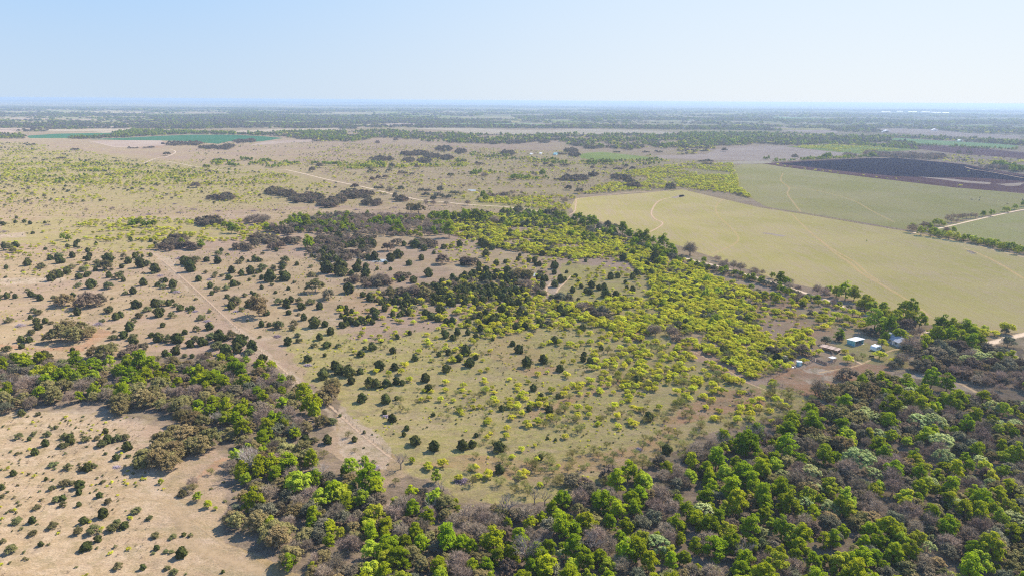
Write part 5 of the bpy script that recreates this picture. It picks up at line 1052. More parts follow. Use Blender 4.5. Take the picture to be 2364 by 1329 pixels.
m_barrel = plain('metal_drum', (0.45, 0.47, 0.50), 0.5, 0.3)
m_red = plain('red_paint', (0.45, 0.06, 0.05), 0.5)
m_oldhouse = plain('weathered_siding', (0.36, 0.43, 0.48), 0.8, 0, 0.15, 1.0)

def frame(px0, py0, px1, py1):
    a, b = at(px0, py0), at(px1, py1); return a, math.atan2(*(b - a)[::-1]), float(np.hypot(*(b - a)))
# --- open-fronted shed: front edge from front-left to front-right corner
a, ang, L = frame(1973.1, 799.2, 1995.2, 793.4); Dp = 4.5; L = 7.3
sh = empty('open_shed', (a[0], a[1], 0), ang); tag(sh, 'turquoise open-fronted shed with white metal roof and dark inside', 'shed')
MB().box(-0.3, -0.3, 0.0, L + 0.3, Dp + 0.2, 0.12).build('floor_slab', m_conc, sh)
H0, H1 = 2.8, 2.5
def wallp(x0, x1, nm='side_wall'):
    w = MB(); n_ = 9
    for k in range(n_):     # ribbed sheet
        y0 = Dp * k / n_; y1 = Dp * (k + 1) / n_ - 0.05; z0 = H0 + (H1 - H0) * k / n_; z1 = H0 + (H1 - H0) * (k + 1) / n_
        w.hexa([(x0, y0, .12), (x1, y0, .12), (x1, y1, .12), (x0, y1, .12), (x0, y0, z0), (x1, y0, z0), (x1, y1, z1), (x0, y1, z1)])
        w.hexa([(x0 + .02, y1, .12), (x1 - .02, y1, .12), (x1 - .02, y1 + .05, .12), (x0 + .02, y1 + .05, .12), (x0 + .02, y1, z1), (x1 - .02, y1, z1), (x1 - .02, y1 + .05, z1), (x0 + .02, y1 + .05, z1)])
    return w.build(nm, m_blue, sh)
wallp(0, 0.08); wallp(L - 0.08, L)
w = MB()
for k in range(14): w.box(0.08 + (L - .16) * k / 14, Dp - 0.08 - (k % 2) * .02, .12, 0.08 + (L - .16) * (k + 1) / 14, Dp - (k % 2) * .02, H1)
w.build('back_wall', m_blue, sh)
for k, x in enumerate((0.08, L * .36, L * .66, L - 0.2)): MB().box(x, 0.0, .12, x + .14, .14, H0 - .14).build('post', m_white if k in (0, 3) else m_post, sh)
MB().box(0.08, 0.15, H0 - .30, L - .08, .30, H0 - .06).build('header_beam', m_bluelight, sh)
rf = MB(); n_ = 12
for k in range(n_):
    x0 = -0.35 + (L + .7) * k / n_; x1 = -0.35 + (L + .7) * (k + 1) / n_ - 0.04
    for (xa, xb, dz) in ((x0, x1, 0), (x1, x1 + .04, .05)):
        rf.hexa([(xa, -.4, H0 + .04), (xb, -.4, H0 + .04), (xb, Dp + .35, H1 - .02), (xa, Dp + .35, H1 - .02), (xa, -.4, H0 + .10 + dz), (xb, -.4, H0 + .10 + dz), (xb, Dp + .35, H1 + .04 + dz), (xa, Dp + .35, H1 + .04 + dz)])
rf.build('roof', m_roof, sh)
# hay and clutter inside the shed
for nm, x, c, m, lab in (('hay_bale', 2.0, 2.6, plain('hay', (0.30, 0.24, 0.12), 0.95), 'brownish bale in the shade of the open shed'),):
    b_ = MB().box(-.7, -.45, 0, .7, .45, .8).build(nm, m); ca, sa = math.cos(ang), math.sin(ang); b_.location = (a[0] + ca * x - sa * c, a[1] + sa * x + ca * c, .121); b_.rotation_euler = (0, 0, ang); tag(b_, lab, 'hay bale')

# --- rounded camper with blue body and patched white roof
a, ang, L = frame(2021, 812, 2036, 806.5)
cp = empty('camper', (a[0], a[1], 0), ang); tag(cp, 'old rounded blue camper with white patched roof beside a mesquite', 'camper'); L = 5.6; Wd = 3.0
prof = [(0.0, .45), (0.0, 1.5), (0.35, 2.15), (1.0, 2.5), (L - 1.0, 2.5), (L - .3, 2.1), (L, 1.4), (L, .45)]
MB().prism(prof, 0, Wd).build('body', m_bluelight, cp)
MB().prism([(0.5, 2.30), (1.1, 2.56), (L - 1.7, 2.56), (L - 1.7, 2.52), (1.1, 2.52), (0.55, 2.26)], .25, Wd - .25).build('roof_patch', m_white, cp)
MB().prism([(L - 1.6, 2.51), (L - 1.1, 2.53), (L - .3, 2.16), (L - .3, 2.11), (L - 1.1, 2.50), (L - 1.6, 2.505)], .5, Wd - .5).build('roof_tarp', m_glass, cp)
for x in (1.0, 2.6): MB().box(x, -.03, 1.2, x + .9, .02, 1.75).build('window', m_glass, cp)
dr = MB().box(L - 1.6, -.035, .5, L - .9, .02, 2.15).build('door', m_white, cp)
for y in (.25, Wd - .25): MB().tube((L * .5, y - .12, .38), (L * .5, y + .12, .38), .38, .38, 14).build('wheel', m_dark, cp)
MB().box(-.9, Wd / 2 - .08, .42, 0, Wd / 2 + .08, .55).build('drawbar', m_dark, cp)

# --- farmhouse half hidden under the trees
a, ang, L = frame(2040, 786, 2064, 797)
hs = empty('farmhouse', (a[0], a[1], 0), ang); tag(hs, 'low pale blue house with light roof half hidden under big trees', 'house'); L, Wd, Hh = 10.5, 6.5, 2.6
wl = MB().box(0, 0, 0, L, Wd, Hh); wl.prism([(0, 0)] * 3, 0, 0) if False else None
o = wl.build('wall', m_oldhouse, hs)
g = MB()
for x0, x1 in ((0.0, .12), (L - .12, L)):
    b_ = len(g.v); g.v += [(x0, 0.02, Hh), (x0, Wd - .02, Hh), (x0, Wd / 2, Hh + 1.7), (x1, 0.02, Hh), (x1, Wd - .02, Hh), (x1, Wd / 2, Hh + 1.7)]; g.f += [(b_, b_ + 1, b_ + 2), (b_ + 5, b_ + 4, b_ + 3), (b_, b_ + 3, b_ + 4, b_ + 1), (b_ + 1, b_ + 4, b_ + 5, b_ + 2), (b_ + 2, b_ + 5, b_ + 3, b_)]
g.build('gable', m_white, hs)
for s_, nm in ((0, 'roof_slope'), (1, 'roof_slope')):
    r_ = MB(); y0, y1 = (-.45, Wd / 2) if s_ == 0 else (Wd + .45, Wd / 2); z0, z1 = Hh - .2, Hh + 1.78
    for k in range(14):
        x0 = -.4 + (L + .8) * k / 14; x1 = x0 + (L + .8) / 14 - .03; e = .03 * (k % 2)
        r_.hexa([(x0, y0, z0), (x1, y0, z0), (x1, y1, z1), (x0, y1, z1), (x0, y0, z0 + .08 + e), (x1, y0, z0 + .08 + e), (x1, y1, z1 + .08 + e), (x0, y1, z1 + .08 + e)])
    r_.build(nm, m_barrel, hs)
for x in (1.2, 3.6, 7.8):
    w_ = MB().box(x, -.06, 1.0, x + 1.1, .02, 2.0).build('window', m_glass, hs); MB().box(x - .08, -.07, .92, x + 1.18, -.01, 1.0).build('sill', m_white, w_)
MB().box(5.8, -.06, .05, 6.8, .02, 2.15).build('door', m_white, hs)
MB().tube((L * .7, Wd * .6, Hh + .8), (L * .7, Wd * .6, Hh + 2.4), .25, .25, 8).build('chimney', m_conc, hs)

# --- car on the drive
def car(x, y, ang, paint, label):
    c = empty('parked_car', (x, y, 0), ang); tag(c, label, 'car')
    lo = [(-2.2, .35), (-2.25, .75), (-2.1, .92), (-1.2, .98), (1.2, 1.0), (2.1, .85), (2.25, .6), (2.2, .35)]
    MB().prism(lo, -.88, .88).build('body', paint, c)
    MB().prism([(-1.75, .985), (-1.25, 1.42), (-.1, 1.48), (.55, 1.40), (1.25, .99)], -.76, .76).build('cabin', m_glass, c)
    MB().prism([(-1.25, 1.42), (-.1, 1.485), (.55, 1.41), (.5, 1.45), (-.1, 1.53), (-1.2, 1.47)], -.74, .74).build('roof', paint, c)
    for sx in (-1.4, 1.4):
        for sy in (-.85, .85):
            w_ = MB().tube((sx, sy - .11, .33), (sx, sy + .11, .33), .33, .33, 14).build('wheel', m_dark, c); MB().tube((sx, sy - .12, .33), (sx, sy + .12, .33), .17, .17, 8).build('rim', m_barrel, w_)
    for sy in (-.6, .6):
        MB().box(2.17, sy - .2, .62, 2.27, sy + .2, .76).build('headlight', m_white, c); MB().box(-2.27, sy - .2, .68, -2.17, sy + .2, .82).build('tail_light', m_red, c)
    return c
g = at(2124, 796); car(g[0], g[1], R(15), m_white, 'white car parked on the bare earth below the driveway')
g = at(2091, 790); car(g[0], g[1], R(150), m_barrel, 'grey vehicle half hidden behind bare branches by the drive')

# --- small blue hut
a, ang, L = frame(1840, 844.5, 1850, 846.5)
ht = empty('small_hut', (a[0], a[1], 0), ang + R(25)); tag(ht, 'tiny blue hut with flat white roof beside a mesquite', 'hut')
MB().box(0, 0, 0, 2.0, 1.6, 2.1).build('wall', m_blue, ht); MB().box(-.2, -.2, 2.12, 2.2, 1.8, 2.2).build('roof', m_bluelight, ht)
MB().box(.9, -.05, .1, 1.6, .01, 1.9).build('door', m_bluelight, ht)
for k, (x, y) in enumerate(((1830, 849.5), (1835.5, 848))):
    g = at(x, y); t_ = MB().tube((-.6, 0, .3), (.6, 0, .3), .32, .32, 10).build('feed_drum', m_white if k == 0 else m_barrel); t_.location = (g[0], g[1], 0); t_.rotation_euler = (0, 0, .6 + k)
    tag(t_, ('white drum lying left of the tiny blue hut' if k == 0 else 'grey drum lying just beside the tiny blue hut'), 'drum')
# --- tank shelter at the corral end
a, ang, L = frame(1921, 835.5, 1929, 833.5)
ts = empty('tank_shelter', (a[0], a[1], 0), ang); tag(ts, 'small shelter with white flat roof at the right end of the corral', 'shelter')
for x in (0.05, 2.6):
    for y in (.05, 1.9): MB().box(x, y, 0, x + .12, y + .12, 1.75).build('post', m_post, ts)
MB().box(-.2, -.25, 1.76, 2.95, 2.3, 1.85).build('roof', m_barrel, ts); MB().tube((1.3, 1.2, 0.0), (1.3, 1.2, 1.1), .7, .7, 14).build('tank', m_barrel, ts)
# --- long low loafing shed with rusty roof
a, ang, L = frame(1891, 806.5, 1916, 813); L = 9.0
ls = empty('low_shed', (a[0], a[1], 0), ang); tag(ls, 'long low shed with rusty pinkish roof behind yellow-green mesquite', 'shed')
Dp = 3.6
for x in (0.1, L / 3, 2 * L / 3, L - .2):
    for y in (.1, Dp - .2): MB().box(x, y, 0, x + .14, y + .14, 1.9).build('post', m_post, ls)
MB().box(.25, Dp - .06, .1, L - .2, Dp, 1.9).build('back_wall', m_wood, ls)
for k in range(11):
    x0 = -.2 + (L - .6) * k / 10; z = 1.95 + .03 * ((k * 7) % 3); s_ = MB().hexa([(x0, -.3, z - .1), (x0 + 1.0, -.3, z - .1), (x0 + 1.0, Dp + .3, z + .1), (x0, Dp + .3, z + .1), (x0, -.3, z - .05), (x0 + 1.0, -.3, z - .05), (x0 + 1.0, Dp + .3, z + .15), (x0, Dp + .3, z + .15)]); s_.build('roof_sheet', m_rust if k % 4 else m_wood, ls)
# low lean-to left in the trees
a, ang, L = frame(1806, 831, 1820, 828)
lt = empty('lean_to', (a[0], a[1], 0), ang); tag(lt, 'low dark lean-to roof between brown and yellow-green trees', 'lean-to')
for x in (0.1, 4.2):
    for y in (0.1, 2.2): MB().box(x, y, 0, x + .14, y + .14, 1.6).build('post', m_post, lt)
MB().hexa([(-.2, -.3, 1.6), (4.6, -.3, 1.6), (4.6, 2.6, 1.95), (-.2, 2.6, 1.95), (-.2, -.3, 1.66), (4.6, -.3, 1.66), (4.6, 2.6, 2.01), (-.2, 2.6, 2.01)]).build('roof', m_rust, lt)

# --- corral and wire fences: posts and rails are parts of each fence
post_me = poly_mesh('post', *(lambda b: (b.v, b.f))(MB().tube((0, 0, -.1), (0, 0, 1.45), .09, .07, 6)), [m_post])
def fence(name, label, pts, sp, rails, rail_r, m_rail, hgt=1.35, cat='fence', pscale=1.0, cap=300):
    q = smooth_line(ats(pts), 2.0) if len(pts) > 2 else ats(pts)
    seg = np.hypot(*np.diff(q, axis=0).T); cum = np.concatenate([[0], np.cumsum(seg)]); n_ = max(2, int(cum[-1] / sp) + 1); t = np.linspace(0, cum[-1], n_)
    pos = np.column_stack([np.interp(t, cum, q[:, 0]), np.interp(t, cum, q[:, 1])])
    root = empty(name, (pos[0][0], pos[0][1], 0)); tag(root, label, cat)
    for k, p in enumerate(pos[:cap]):
        o = bpy.data.objects.new('post', post_me); o.location = (p[0] - pos[0][0], p[1] - pos[0][1], 0); o.scale = (pscale, pscale, hgt / 1.35 * (0.92 + .16 * random.random())); o.rotation_euler = (random.uniform(-.05, .05), random.uniform(-.05, .05), 0); link(o, root)
    for r in range(rails):
        z = hgt * (r + 1) / (rails + .15); b = MB()
        for p0, p1 in zip(pos[:-1], pos[1:]):
            o0 = p0 - pos[0]; o1 = p1 - pos[0]; b.tube((o0[0], o0[1], z), (o1[0], o1[1], z + random.uniform(-.03, .03)), rail_r, rail_r, 4, False)
        b.build('rail' if rail_r > .03 else 'wire', m_rail, root)
    return root
# thick pole corral of stacked dark logs
fence('corral_fence', 'thick dark log fence on the near side of the corral', [(1884.5, 834.5), (1895, 838.5), (1907, 842.5)], 2.0, 6, .13, m_post, 1.5, pscale=1.6)
fence('corral_fence', 'dark log fence running from the corral gate back under trees', [(1866, 825.5), (1874, 829.5), (1880, 833)], 2.0, 5, .12, m_post, 1.5, pscale=1.6)
fence('corral_fence', 'pole fence from the corral gate to the tiny blue hut', [(1880, 834), (1872, 838), (1863, 843)], 2.0, 4, .06, m_wood, 1.4)
fence('corral_fence', 'pale board fence at the right end of the corral', [(1908, 843), (1918, 840.5), (1926, 838.5)], 1.8, 3, .07, m_wood, 1.3)
fence('corral_fence', 'short fence between the tank shelter and the low shed', [(1930, 832), (1925, 822), (1917, 814)], 2.4, 4, .05, m_wood, 1.4)
gt = fence('gate', 'light metal gate at the near corner of the corral', [(1880.3, 834), (1884.3, 834.4)], 1.8, 5, .035, m_white, 1.5, 'gate')
fence('pen_fence', 'dark wire and post fence along the near side of the pen', [(1774, 881), (1800, 890), (1830, 901), (1860, 912), (1885, 921)], 2.2, 4, .045, m_post, 1.3)
fence('pen_fence', 'fence on the left side of the pen running up to the trees', [(1774, 881), (1786, 873), (1806, 863), (1824, 853)], 2.6, 3, .035, m_post, 1.3)
fence('pen_fence', 'short run of leaning posts right of the grey-brown oak', [(2034, 867), (2046, 867), (2056, 866), (2066, 865)], 3.0, 2, .02, m_wire, 1.6)
fence('wire_fence', 'wire fence along the left edge of the worn strip', [(375, 606), (430, 655), (480, 700), (530, 745), (580, 790), (630, 838), (690, 887), (720, 908)], 4.0, 2, .012, m_wire, 1.2)
fence('wire_fence', 'wire fence along the right rim of the rough strip', [(772, 945), (800, 968), (850, 1010), (905, 1054)], 3.2, 3, .014, m_wire, 1.2)
fence('wire_fence', 'dark fence line between the two green fields', [(1590, 441), (1680, 462), (1760, 480), (1860, 495), (1960, 512), (2080, 532)], 4.5, 3, .04, m_post, 1.3, pscale=1.4)
fence('wire_fence', 'thin fence beside the gravel road under the hedge', [(1440, 556), (1560, 600), (1660, 628), (1780, 662), (1900, 702)], 5.0, 2, .014, m_wire, 1.2)

# --- dark trough, salt box and cattle
g = at(2012, 824); t_ = empty('feed_trough', (g[0], g[1], 0), R(-28)); tag(t_, 'dark oblong feed trough on bare ground near the camper', 'trough')
MB().box(-1.1, -.45, .35, 1.1, .45, .42).build('bottom', m_dark, t_)
for y in (-.45, .40): MB().box(-1.1, y, .42, 1.1, y + .05, .8).build('side', m_dark, t_)
for x in (-1.0, .9):
    for y in (-.4, .3): MB().box(x, y, 0, x + .1, y + .1, .35).build('leg', m_post, t_)

def cow(x, y, rz, label, s=1.0, hide=None):
    """one skinned body with legs, neck and head"""
    V = [(0, 0, 1.05), (.55, 0, 1.08), (-.6, 0, 1.10), (.95, 0, 1.2), (1.25, 0, 1.02), (1.5, 0, .85),
         (.55, .2, .7), (.58, .2, .38), (.56, .2, .03), (.55, -.2, .7), (.60, -.2, .38), (.58, -.2, .03),
         (-.62, .2, .72), (-.74, .2, .40), (-.68, .2, .03), (-.62, -.2, .72), (-.72, -.2, .40), (-.66, -.2, .03), (-.92, 0, 1.05), (-.98, 0, .6)]
    E = [(0, 1), (0, 2), (1, 3), (3, 4), (4, 5), (1, 6), (6, 7), (7, 8), (1, 9), (9, 10), (10, 11), (2, 12), (12, 13), (13, 14), (2, 15), (15, 16), (16, 17), (2, 18), (18, 19)]
    Rr = [.36, .33, .33, .20, .16, .10, .13, .07, .06, .13, .07, .06, .16, .08, .06, .16, .08, .06, .06, .03]
    me = bpy.data.meshes.new('cow'); me.from_pydata(V, E, []); me.materials.append(hide or m_cow); o = bpy.data.objects.new('cow', me); link(o)
    md = o.modifiers.new('skin', 'SKIN'); me.skin_vertices.new() if hasattr(me.skin_vertices, 'new') and not me.skin_vertices else None
    if me.skin_vertices:
        for i_, r_ in enumerate(Rr): me.skin_vertices[0].data[i_].radius = (r_, r_)
        me.skin_vertices[0].data[0].use_root = True
    o.modifiers.new('sub', 'SUBSURF').render_levels = 1
    o.location = (x, y, 0); o.rotation_euler = (0, 0, rz); o.scale = (s, s, s); tag(o, label, 'cow', 'black cattle grazing'); return o
import bmesh
def skin_layer(me):
    bm = bmesh.new(); bm.from_mesh(me); bm.verts.layers.skin.verify(); bm.to_mesh(me); bm.free()
_old = cow
def cow(x, y, rz, label, s=1.0):
    o = _old(x, y, rz, label, s); me = o.data
    if not me.skin_vertices:
        skin_layer(me)
    Rr = [.36, .33, .33, .20, .16, .10, .13, .07, .06, .13, .07, .06, .16, .08, .06, .16, .08, .06, .06, .03]
    for i_, r_ in enumerate(Rr): me.skin_vertices[0].data[i_].radius = (r_, r_)
    me.skin_vertices[0].data[0].use_root = True
    return o
for (t_, u_, v_, rz, lab) in ((3, 2007, 775, 2.5, 'black cow standing apart, left one of the grazing trio'), (3, 2062, 760, 0.4, 'black cow at the top of the grazing trio'), (3, 2058, 778, 1.4, 'black cow nearest the camera in the grazing trio'),
                              (3, 2250, 803, 3.0, 'lone black cow grazing nearer the hedged lane'), (3, 2352, 772, 0.8, 'black cow at the right edge of the grass field'), (3, 2356, 780, 2.0, 'second black cow at the right edge of the grass field'),
                              (6, 1335, 936, 0.5, 'black cow standing on the pale ground by the near woods')):
    q = tp(t_, [[u_, v_]])[0]; g = at(*q); cow(g[0], g[1], rz, lab, 1.15)

# --- ring trough by the creek
g = at(1187, 664); V = []; F = []
for r_, z in ((3.2, 0), (3.2, .7), (2.95, .7), (2.95, .05)):
    for k in range(32): V.append((r_ * math.cos(k * math.pi / 16), r_ * math.sin(k * math.pi / 16), z))
for q in range(3):
    for k in range(32): F.append((q * 32 + k, q * 32 + (k + 1) % 32, q * 32 + 32 + (k + 1) % 32, q * 32 + 32 + k))
rt = empty('ring_trough', (g[0], g[1], 0)); tag(rt, 'round pale-rimmed trough with reddish floor beside bare purple trees', 'trough')
link(bpy.data.objects.new('rim', poly_mesh('rim', V, F, [m_conc])), rt)
link(bpy.data.objects.new('floor', poly_mesh('floor', [(2.95 * math.cos(k * math.pi / 16), 2.95 * math.sin(k * math.pi / 16), .08) for k in range(32)], [tuple(range(32))], [m_rust])), rt)

# --- brush piles of cut sticks
def pile(x, y, rz, L_, W_, H_, label, m, n_=170):
    V = []; F = []; r = random.Random(int(x * 7 + y))
    b = MB()
    for k in range(n_):
        u_ = r.gauss(0, .33); v_ = r.gauss(0, .33); hgt = H_ * max(0, 1 - (u_ * u_ + v_ * v_) * 1.4) * r.uniform(.1, 1)
        c = Vector((u_ * L_ / 2 * 1.3, v_ * W_ / 2 * 1.3, hgt + .06)); an = r.uniform(-.6, .6) + (0 if r.random() < .7 else 1.5); el = r.uniform(-.25, .45); ln_ = r.uniform(.8, 2.4) * (L_ / 6) ** .5
        d = Vector((math.cos(an) * math.cos(el), math.sin(an) * math.cos(el), math.sin(el))) * ln_ / 2
        p0, p1 = c - d, c + d; p0.z = max(.03, p0.z); p1.z = max(.03, p1.z)
        b.tube(p0, p1, r.uniform(.04, .10), r.uniform(.015, .04), 4, False)
    o = b.build('brush_pile', m); o.location = (x, y, 0); o.rotation_euler = (0, 0, rz); tag(o, label, 'brush pile', 'piles of cut brush'); o['kind'] = 'thing' if False else ''
    del o['kind']; return o
m_pp = plain('grey_lilac_sticks', (0.42, 0.35, 0.40), 0.9, var=.35, scale=5)
for (t_, u_, v_, w_, lab, m) in ((8, 850, 685, 105, 'big dark purple brush pile on the slope before the near woods', m_stickp), (8, 260, 590, 60, 'lilac brush pile beside the tall green tree', m_pp), (8, 330, 245, 55, 'lilac cut branches against a round juniper', m_pp),
    (4, 145, 598, 90, 'lilac brush pile left of the broad olive oak mound', m_pp), (4, 672, 590, 80, 'pale lilac pile behind the broad olive oak mound', m_pp), (4, 1415, 568, 60, 'pale lilac pile beside the fence strip', m_pp), (4, 1333, 500, 40, 'small pale pile left of the fence strip', m_pp),
    (4, 1890, 672, 60, 'dark purple pile right of the fence strip', m_stickp), (4, 2100, 868, 60, 'pale pile at the foot of a dark juniper', m_pp), (4, 2278, 975, 40, 'pale pile below the juniper cluster', m_pp), (4, 1610, 500, 40, 'pale pile in front of the dark juniper pair', m_pp),
    (4, 1205, 370, 60, 'pale stick pile below the dark juniper', m_pp), (4, 1095, 258, 50, 'grey stick pile among the slope junipers', m_pp), (4, 1225, 140, 60, 'grey stick pile beside the far end of the strip', m_pp), (4, 1430, 285, 50, 'grey stick pile right of the far strip', m_pp), (4, 1215, 375, 1, 'x', m_pp),
    (1, 1230, 862, 75, 'dark pile left of the pair below the ranch scrub', m_stickp), (1, 1322, 840, 65, 'dark pile right of its twin below the ranch scrub', m_stickp), (1, 1012, 873, 45, 'small dark pile at the left of the row', m_stickp), (1, 1192, 803, 40, 'small dark pile above the row', m_stickp), (1, 1490, 850, 45, 'dark brush pile in the middle of the row', m_stickp), (1, 1732, 850, 55, 'dark brush pile below the long oak row', m_stickp), (1, 1880, 843, 50, 'dark brush pile right of another below the oak row', m_stickp), (1, 1932, 862, 30, 'small dark pile near the ranch track', m_stickp),
    (1, 325, 945, 55, 'dark brush pile near the ranch track at left', m_stickp), (1, 30, 993, 70, 'dark pile above the track at the left edge', m_stickp), (2, 388, 828, 65, 'lilac pile above the round olive oak', m_stickp), (2, 128, 842, 60, 'dark pile left of the round olive oak', m_stickp), (2, 50, 858, 40, 'dark pile at the foot of the oak row', m_stickp), (2, 855, 853, 30, 'small dark pile below the gravel road', m_stickp),
    (7, 800, 588, 45, 'small lilac pile on the lower left pasture', m_pp), (9, 475, 85, 60, 'grey fallen branches on the mesquite slope', m_pp), (8, 2050, 470, 60, 'grey fallen branches near the wood edge', m_pp)):
    if lab == 'x': continue
    q = tp(t_, [[u_, v_]])[0]; g = at(*q); d = float(proj(g[0], g[1])[2]); Lp = px_to_m(w_ / 2.954, d)
    pile(g[0], g[1], -.25, Lp, Lp * .75, min(1.4, Lp * .22), lab, m, 190 if w_ > 90 else 90)

# --- tall leafless trees with pale limbs
def dead_tree(x, y, h, spread, label, m, rz=0.0, depth=4, lean=(0, 0), seed=1, nl=5):
    r = random.Random(seed); root = empty('dead_tree', (x, y, 0), rz); tag(root, label, 'bare tree')
    tb = MB(); tb.tube((0, 0, -.2), (lean[0] * .3, lean[1] * .3, h * .3), h * .035, h * .028, 8); top = Vector((lean[0] * .3, lean[1] * .3, h * .3)); tb.build('trunk', m, root)
    for k in range(nl):
        b = MB()
        def grow(p, d, L_, rad, dep):
            q = p + d * L_; b.tube(p, q, rad, rad * .6, 5 if dep < 3 else 3, False)
            if dep >= depth: return
            for j_ in range(3 if dep < 3 else 2):
                nd = (d + Vector((r.gauss(0, .5), r.gauss(0, .5), r.gauss(.12, .35)))).normalized(); grow(p + d * L_ * (r.uniform(.6, 1)), nd, L_ * r.uniform(.6, .85), rad * .55, dep + 1)
        an = 6.283 * k / nl + r.uniform(-.4, .4); d = Vector((math.cos(an) * spread + lean[0] * .1, math.sin(an) * spread + lean[1] * .1, 1)).normalized()
        grow(top - Vector((0, 0, .1)), d, h * .27, h * .02, 0); b.build('limb', m, root)
    return root
for i_, (t_, u_, v_, hm, sp, lab, m, nl) in enumerate(((9, 500, 440, 9.5, .7, 'tall leafless grey tree at the wood edge, broad crown', m_bark_grey, 6), (9, 290, 480, 7.5, .9, 'low spreading leafless tree left of the tall grey one', m_bark_grey, 6), (9, 590, 440, 7, .5, 'slim leafless tree right of the tall grey one', m_bark_grey, 4),
        (8, 1150, 950, 9, .7, 'tall pale leafless tree at the centre of the wood edge', m_bark_grey, 6), (8, 1340, 840, 5.5, .5, 'slender leafless sapling behind the near woods', m_bark_grey, 4), (8, 1410, 850, 5.5, .7, 'bare bluish-grey sapling behind the near woods', m_bark_grey, 4),
        (7, 1735, 640, 11, .55, 'dead white-limbed tree leaning out of the left woods', m_bark_white, 5), (7, 2190, 690, 7.5, .7, 'white-limbed dead tree right of the lime green crown', m_bark_white, 5), (8, 430, 600, 6.5, .8, 'leafless tree beside the tall green sapling', m_bark_grey, 6),
        (8, 720, 800, 7, .9, 'grey leafless tree leaning right at the wood edge', m_bark_grey, 5), (7, 1960, 560, 5, .5, 'dark forked bare trunk in the left woods', m_bark, 4), (6, 1590, 770, 9, 1.2, 'dark sprawling bare oak beside the house drive', m_bark, 7),
        (6, 1540, 860, 7, 1.2, 'low twisted bare tree below the sprawling oak', m_bark, 6), (8, 1290, 1270, 10, .7, 'pale lilac leafless crown in the near woods', m_bark_grey, 8), (8, 1720, 1190, 8, .7, 'grey leafless crown between green treetops', m_bark_grey, 7),
        (9, 440, 1230, 7, .8, 'lilac leafless crown at the bottom of the right woods', m_bark_grey, 6), (4, 80, 1040, 7, .7, 'white-limbed bare tree at the left edge of the woods', m_bark_white, 6), (4, 200, 1020, 7, .8, 'white-limbed bare tree in the left woods', m_bark_white, 6), (4, 250, 1000, 6, .8, 'second white-limbed bare tree in the left woods', m_bark_white, 5),
        (8, 640, 900, 6, .8, 'white twisted limbs above the green treetops', m_bark_white, 4), (7, 1480, 290, 6, .8, 'white dead limbs behind the tan oak grove', m_bark_white, 5), (6, 965, 1085, 6.5, 1.1, 'dark-trunked half-leafed tree beside the pen fence', m_bark, 6))):
    q = tp(t_, [[u_, v_]])[0]; g = at(*q); dead_tree(g[0], g[1], hm, sp, lab, m, seed=i_ + 3, nl=nl, lean=(-2.5, -1) if 'leaning' in lab else (0, 0))

# --- far buildings and greenhouses
def barn(px, py, w, dpt, h, rz, m, mr, label, name='barn'):
    g = at(px, py); b = empty(name, (g[0], g[1], 0), rz); tag(b, label, name.replace('_', ' '))
    MB().box(-w / 2, -dpt / 2, 0, w / 2, dpt / 2, h).build('wall', m, b)
    MB().prism([(-w / 2 - .4, h + .02), (w / 2 + .4, h + .02), (w / 2 + .4, h + .12), (0, h + w * .16), (-w / 2 - .4, h + .12)], -dpt / 2 - .4, dpt / 2 + .4).build('roof', mr, b)
    MB().box(-1.5, -dpt / 2 - .1, 0, 1.5, -dpt / 2 - .02, h * .8).build('door', m_dark, b)
T3 = lambda u, v: tuple(tp(3, [[u, v]])[0])
for u_, v_, w, dd_, h, lab in ((1425, 312, 26, 14, 6, 'white barn among trees left of the green hay field'), (1752, 303, 34, 10, 5, 'long white building on the far pinkish field'), (1400, 314, 10, 8, 4, 'small white outbuilding beside the white barn'), (1925, 376, 16, 9, 4, 'white farmhouse behind the green hay field'), (1353, 160, 40, 30, 14, 'lone white building on the hazy plain'), (303, 130, 60, 40, 14, 'far white speck of a building under the horizon'), (2090, 165, 90, 30, 10, 'pale far building at the right of the plain')):
    barn(*T3(u_, v_), w, dd_, h, .3, m_white, m_roof, lab)
for k, (u_, v_, w) in enumerate(((1420, 178, 90), (1515, 174, 60), (1600, 176, 90), (1690, 178, 90), (1760, 181, 90), (1825, 183, 60))):
    barn(*T3(u_, v_), 40, w * 1.3, 5, math.pi / 2, m_white, m_white, ['leftmost', 'second from left', 'third from left', 'third from right', 'second from right', 'rightmost'][k] + ' of the long white greenhouses on the hazy plain', 'greenhouse')
barn(*tuple(tp(1, [[1112, 392]])[0]), 9, 7, 3.5, .3, m_dark, m_rust, 'small dark barn on the dry field by the wheat', 'barn')
for k, (u_, v_) in enumerate(((1320, 465), (1385, 462))): barn(*tuple(tp(2, [[u_, v_]])[0]), 10, 5, 2.2, 1.2, m_white, m_roof, ('left' if k == 0 else 'right') + ' of two small white-roofed shelters in the far pasture', 'shelter')
barn(*tuple(tp(2, [[1485, 468]])[0]), 12, 7, 3.5, 1.2, m_bluelight, m_blue, 'blue-roofed open barn left of the dark oaks', 'barn')
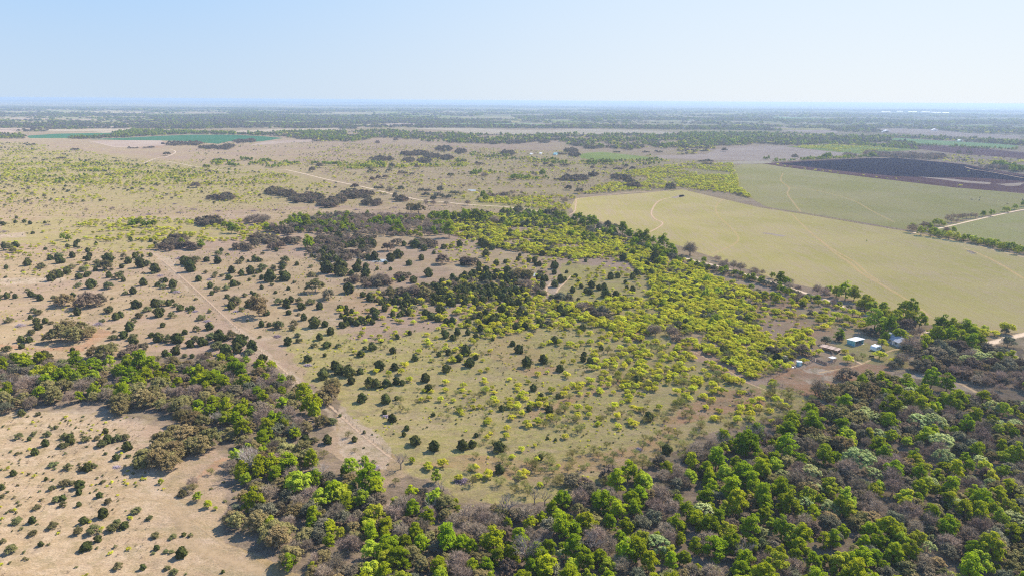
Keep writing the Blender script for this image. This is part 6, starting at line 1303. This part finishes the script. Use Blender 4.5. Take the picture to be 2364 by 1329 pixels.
barn(*tuple(tp(2, [[1330, 268]])[0]), 26, 12, 5, .3, m_white, m_rust, 'far low barn on a pink field', 'barn')
barn(*T3(170, 440), 9, 6, 3, .3, m_wood, m_rust, 'small brown roof beyond the oaks by the dry fields', 'barn')
# utility poles by the road junction
for k, (u_, v_) in enumerate(((773, 775), (1600, 400), (1950, 720))):
    q = tp(2 if k < 1 else 2, [[u_, v_]])[0]; g = at(*q); p_ = empty('utility_pole', (g[0], g[1], 0), .5); tag(p_, ('utility pole beside the gravel road junction', 'utility pole by the far dark woods', 'utility pole at the edge of the green field')[k], 'utility pole')
    MB().tube((0, 0, 0), (0, 0, 9), .15, .1, 6).build('pole', m_post, p_); MB().box(-1, -.06, 8.2, 1, .06, 8.35).build('crossarm', m_wood, p_)
# thin smoke rising far away
m_smoke = bpy.data.materials.new('smoke'); m_smoke.use_nodes = True; nt = m_smoke.node_tree; nt.nodes.clear()
o_ = nt.nodes.new('ShaderNodeOutputMaterial'); pv = nt.nodes.new('ShaderNodeVolumePrincipled'); pv.inputs['Color'].default_value = (.9, .93, .97, 1); pv.inputs['Density'].default_value = 0.012
nt.links.new(pv.outputs[0], o_.inputs['Volume'])
g = at(1574, 301); V = []; F = []
for i_ in range(9):
    t = i_ / 8; c = (t * 42, t * 10, 2 + t * 42); rr = 4 + 11 * t * (1 - .3 * t)
    for k in range(10): V.append((c[0] + rr * math.cos(k * .628) * (1 + .25 * math.sin(i_ * 2.1 + k)), c[1] + rr * math.sin(k * .628), c[2] + 2 * math.sin(k * 1.3 + i_)))
for i_ in range(8):
    for k in range(10): F.append((i_ * 10 + k, i_ * 10 + (k + 1) % 10, i_ * 10 + 10 + (k + 1) % 10, i_ * 10 + 10 + k))
F.append(tuple(range(10))[::-1]); F.append(tuple(80 + k for k in range(10)))
sm = link(bpy.data.objects.new('smoke', poly_mesh('smoke', V, F, [m_smoke]))); sm.location = (g[0], g[1], 0); tag(sm, 'thin pale smoke drifting above the far woods', None, None, 'stuff')
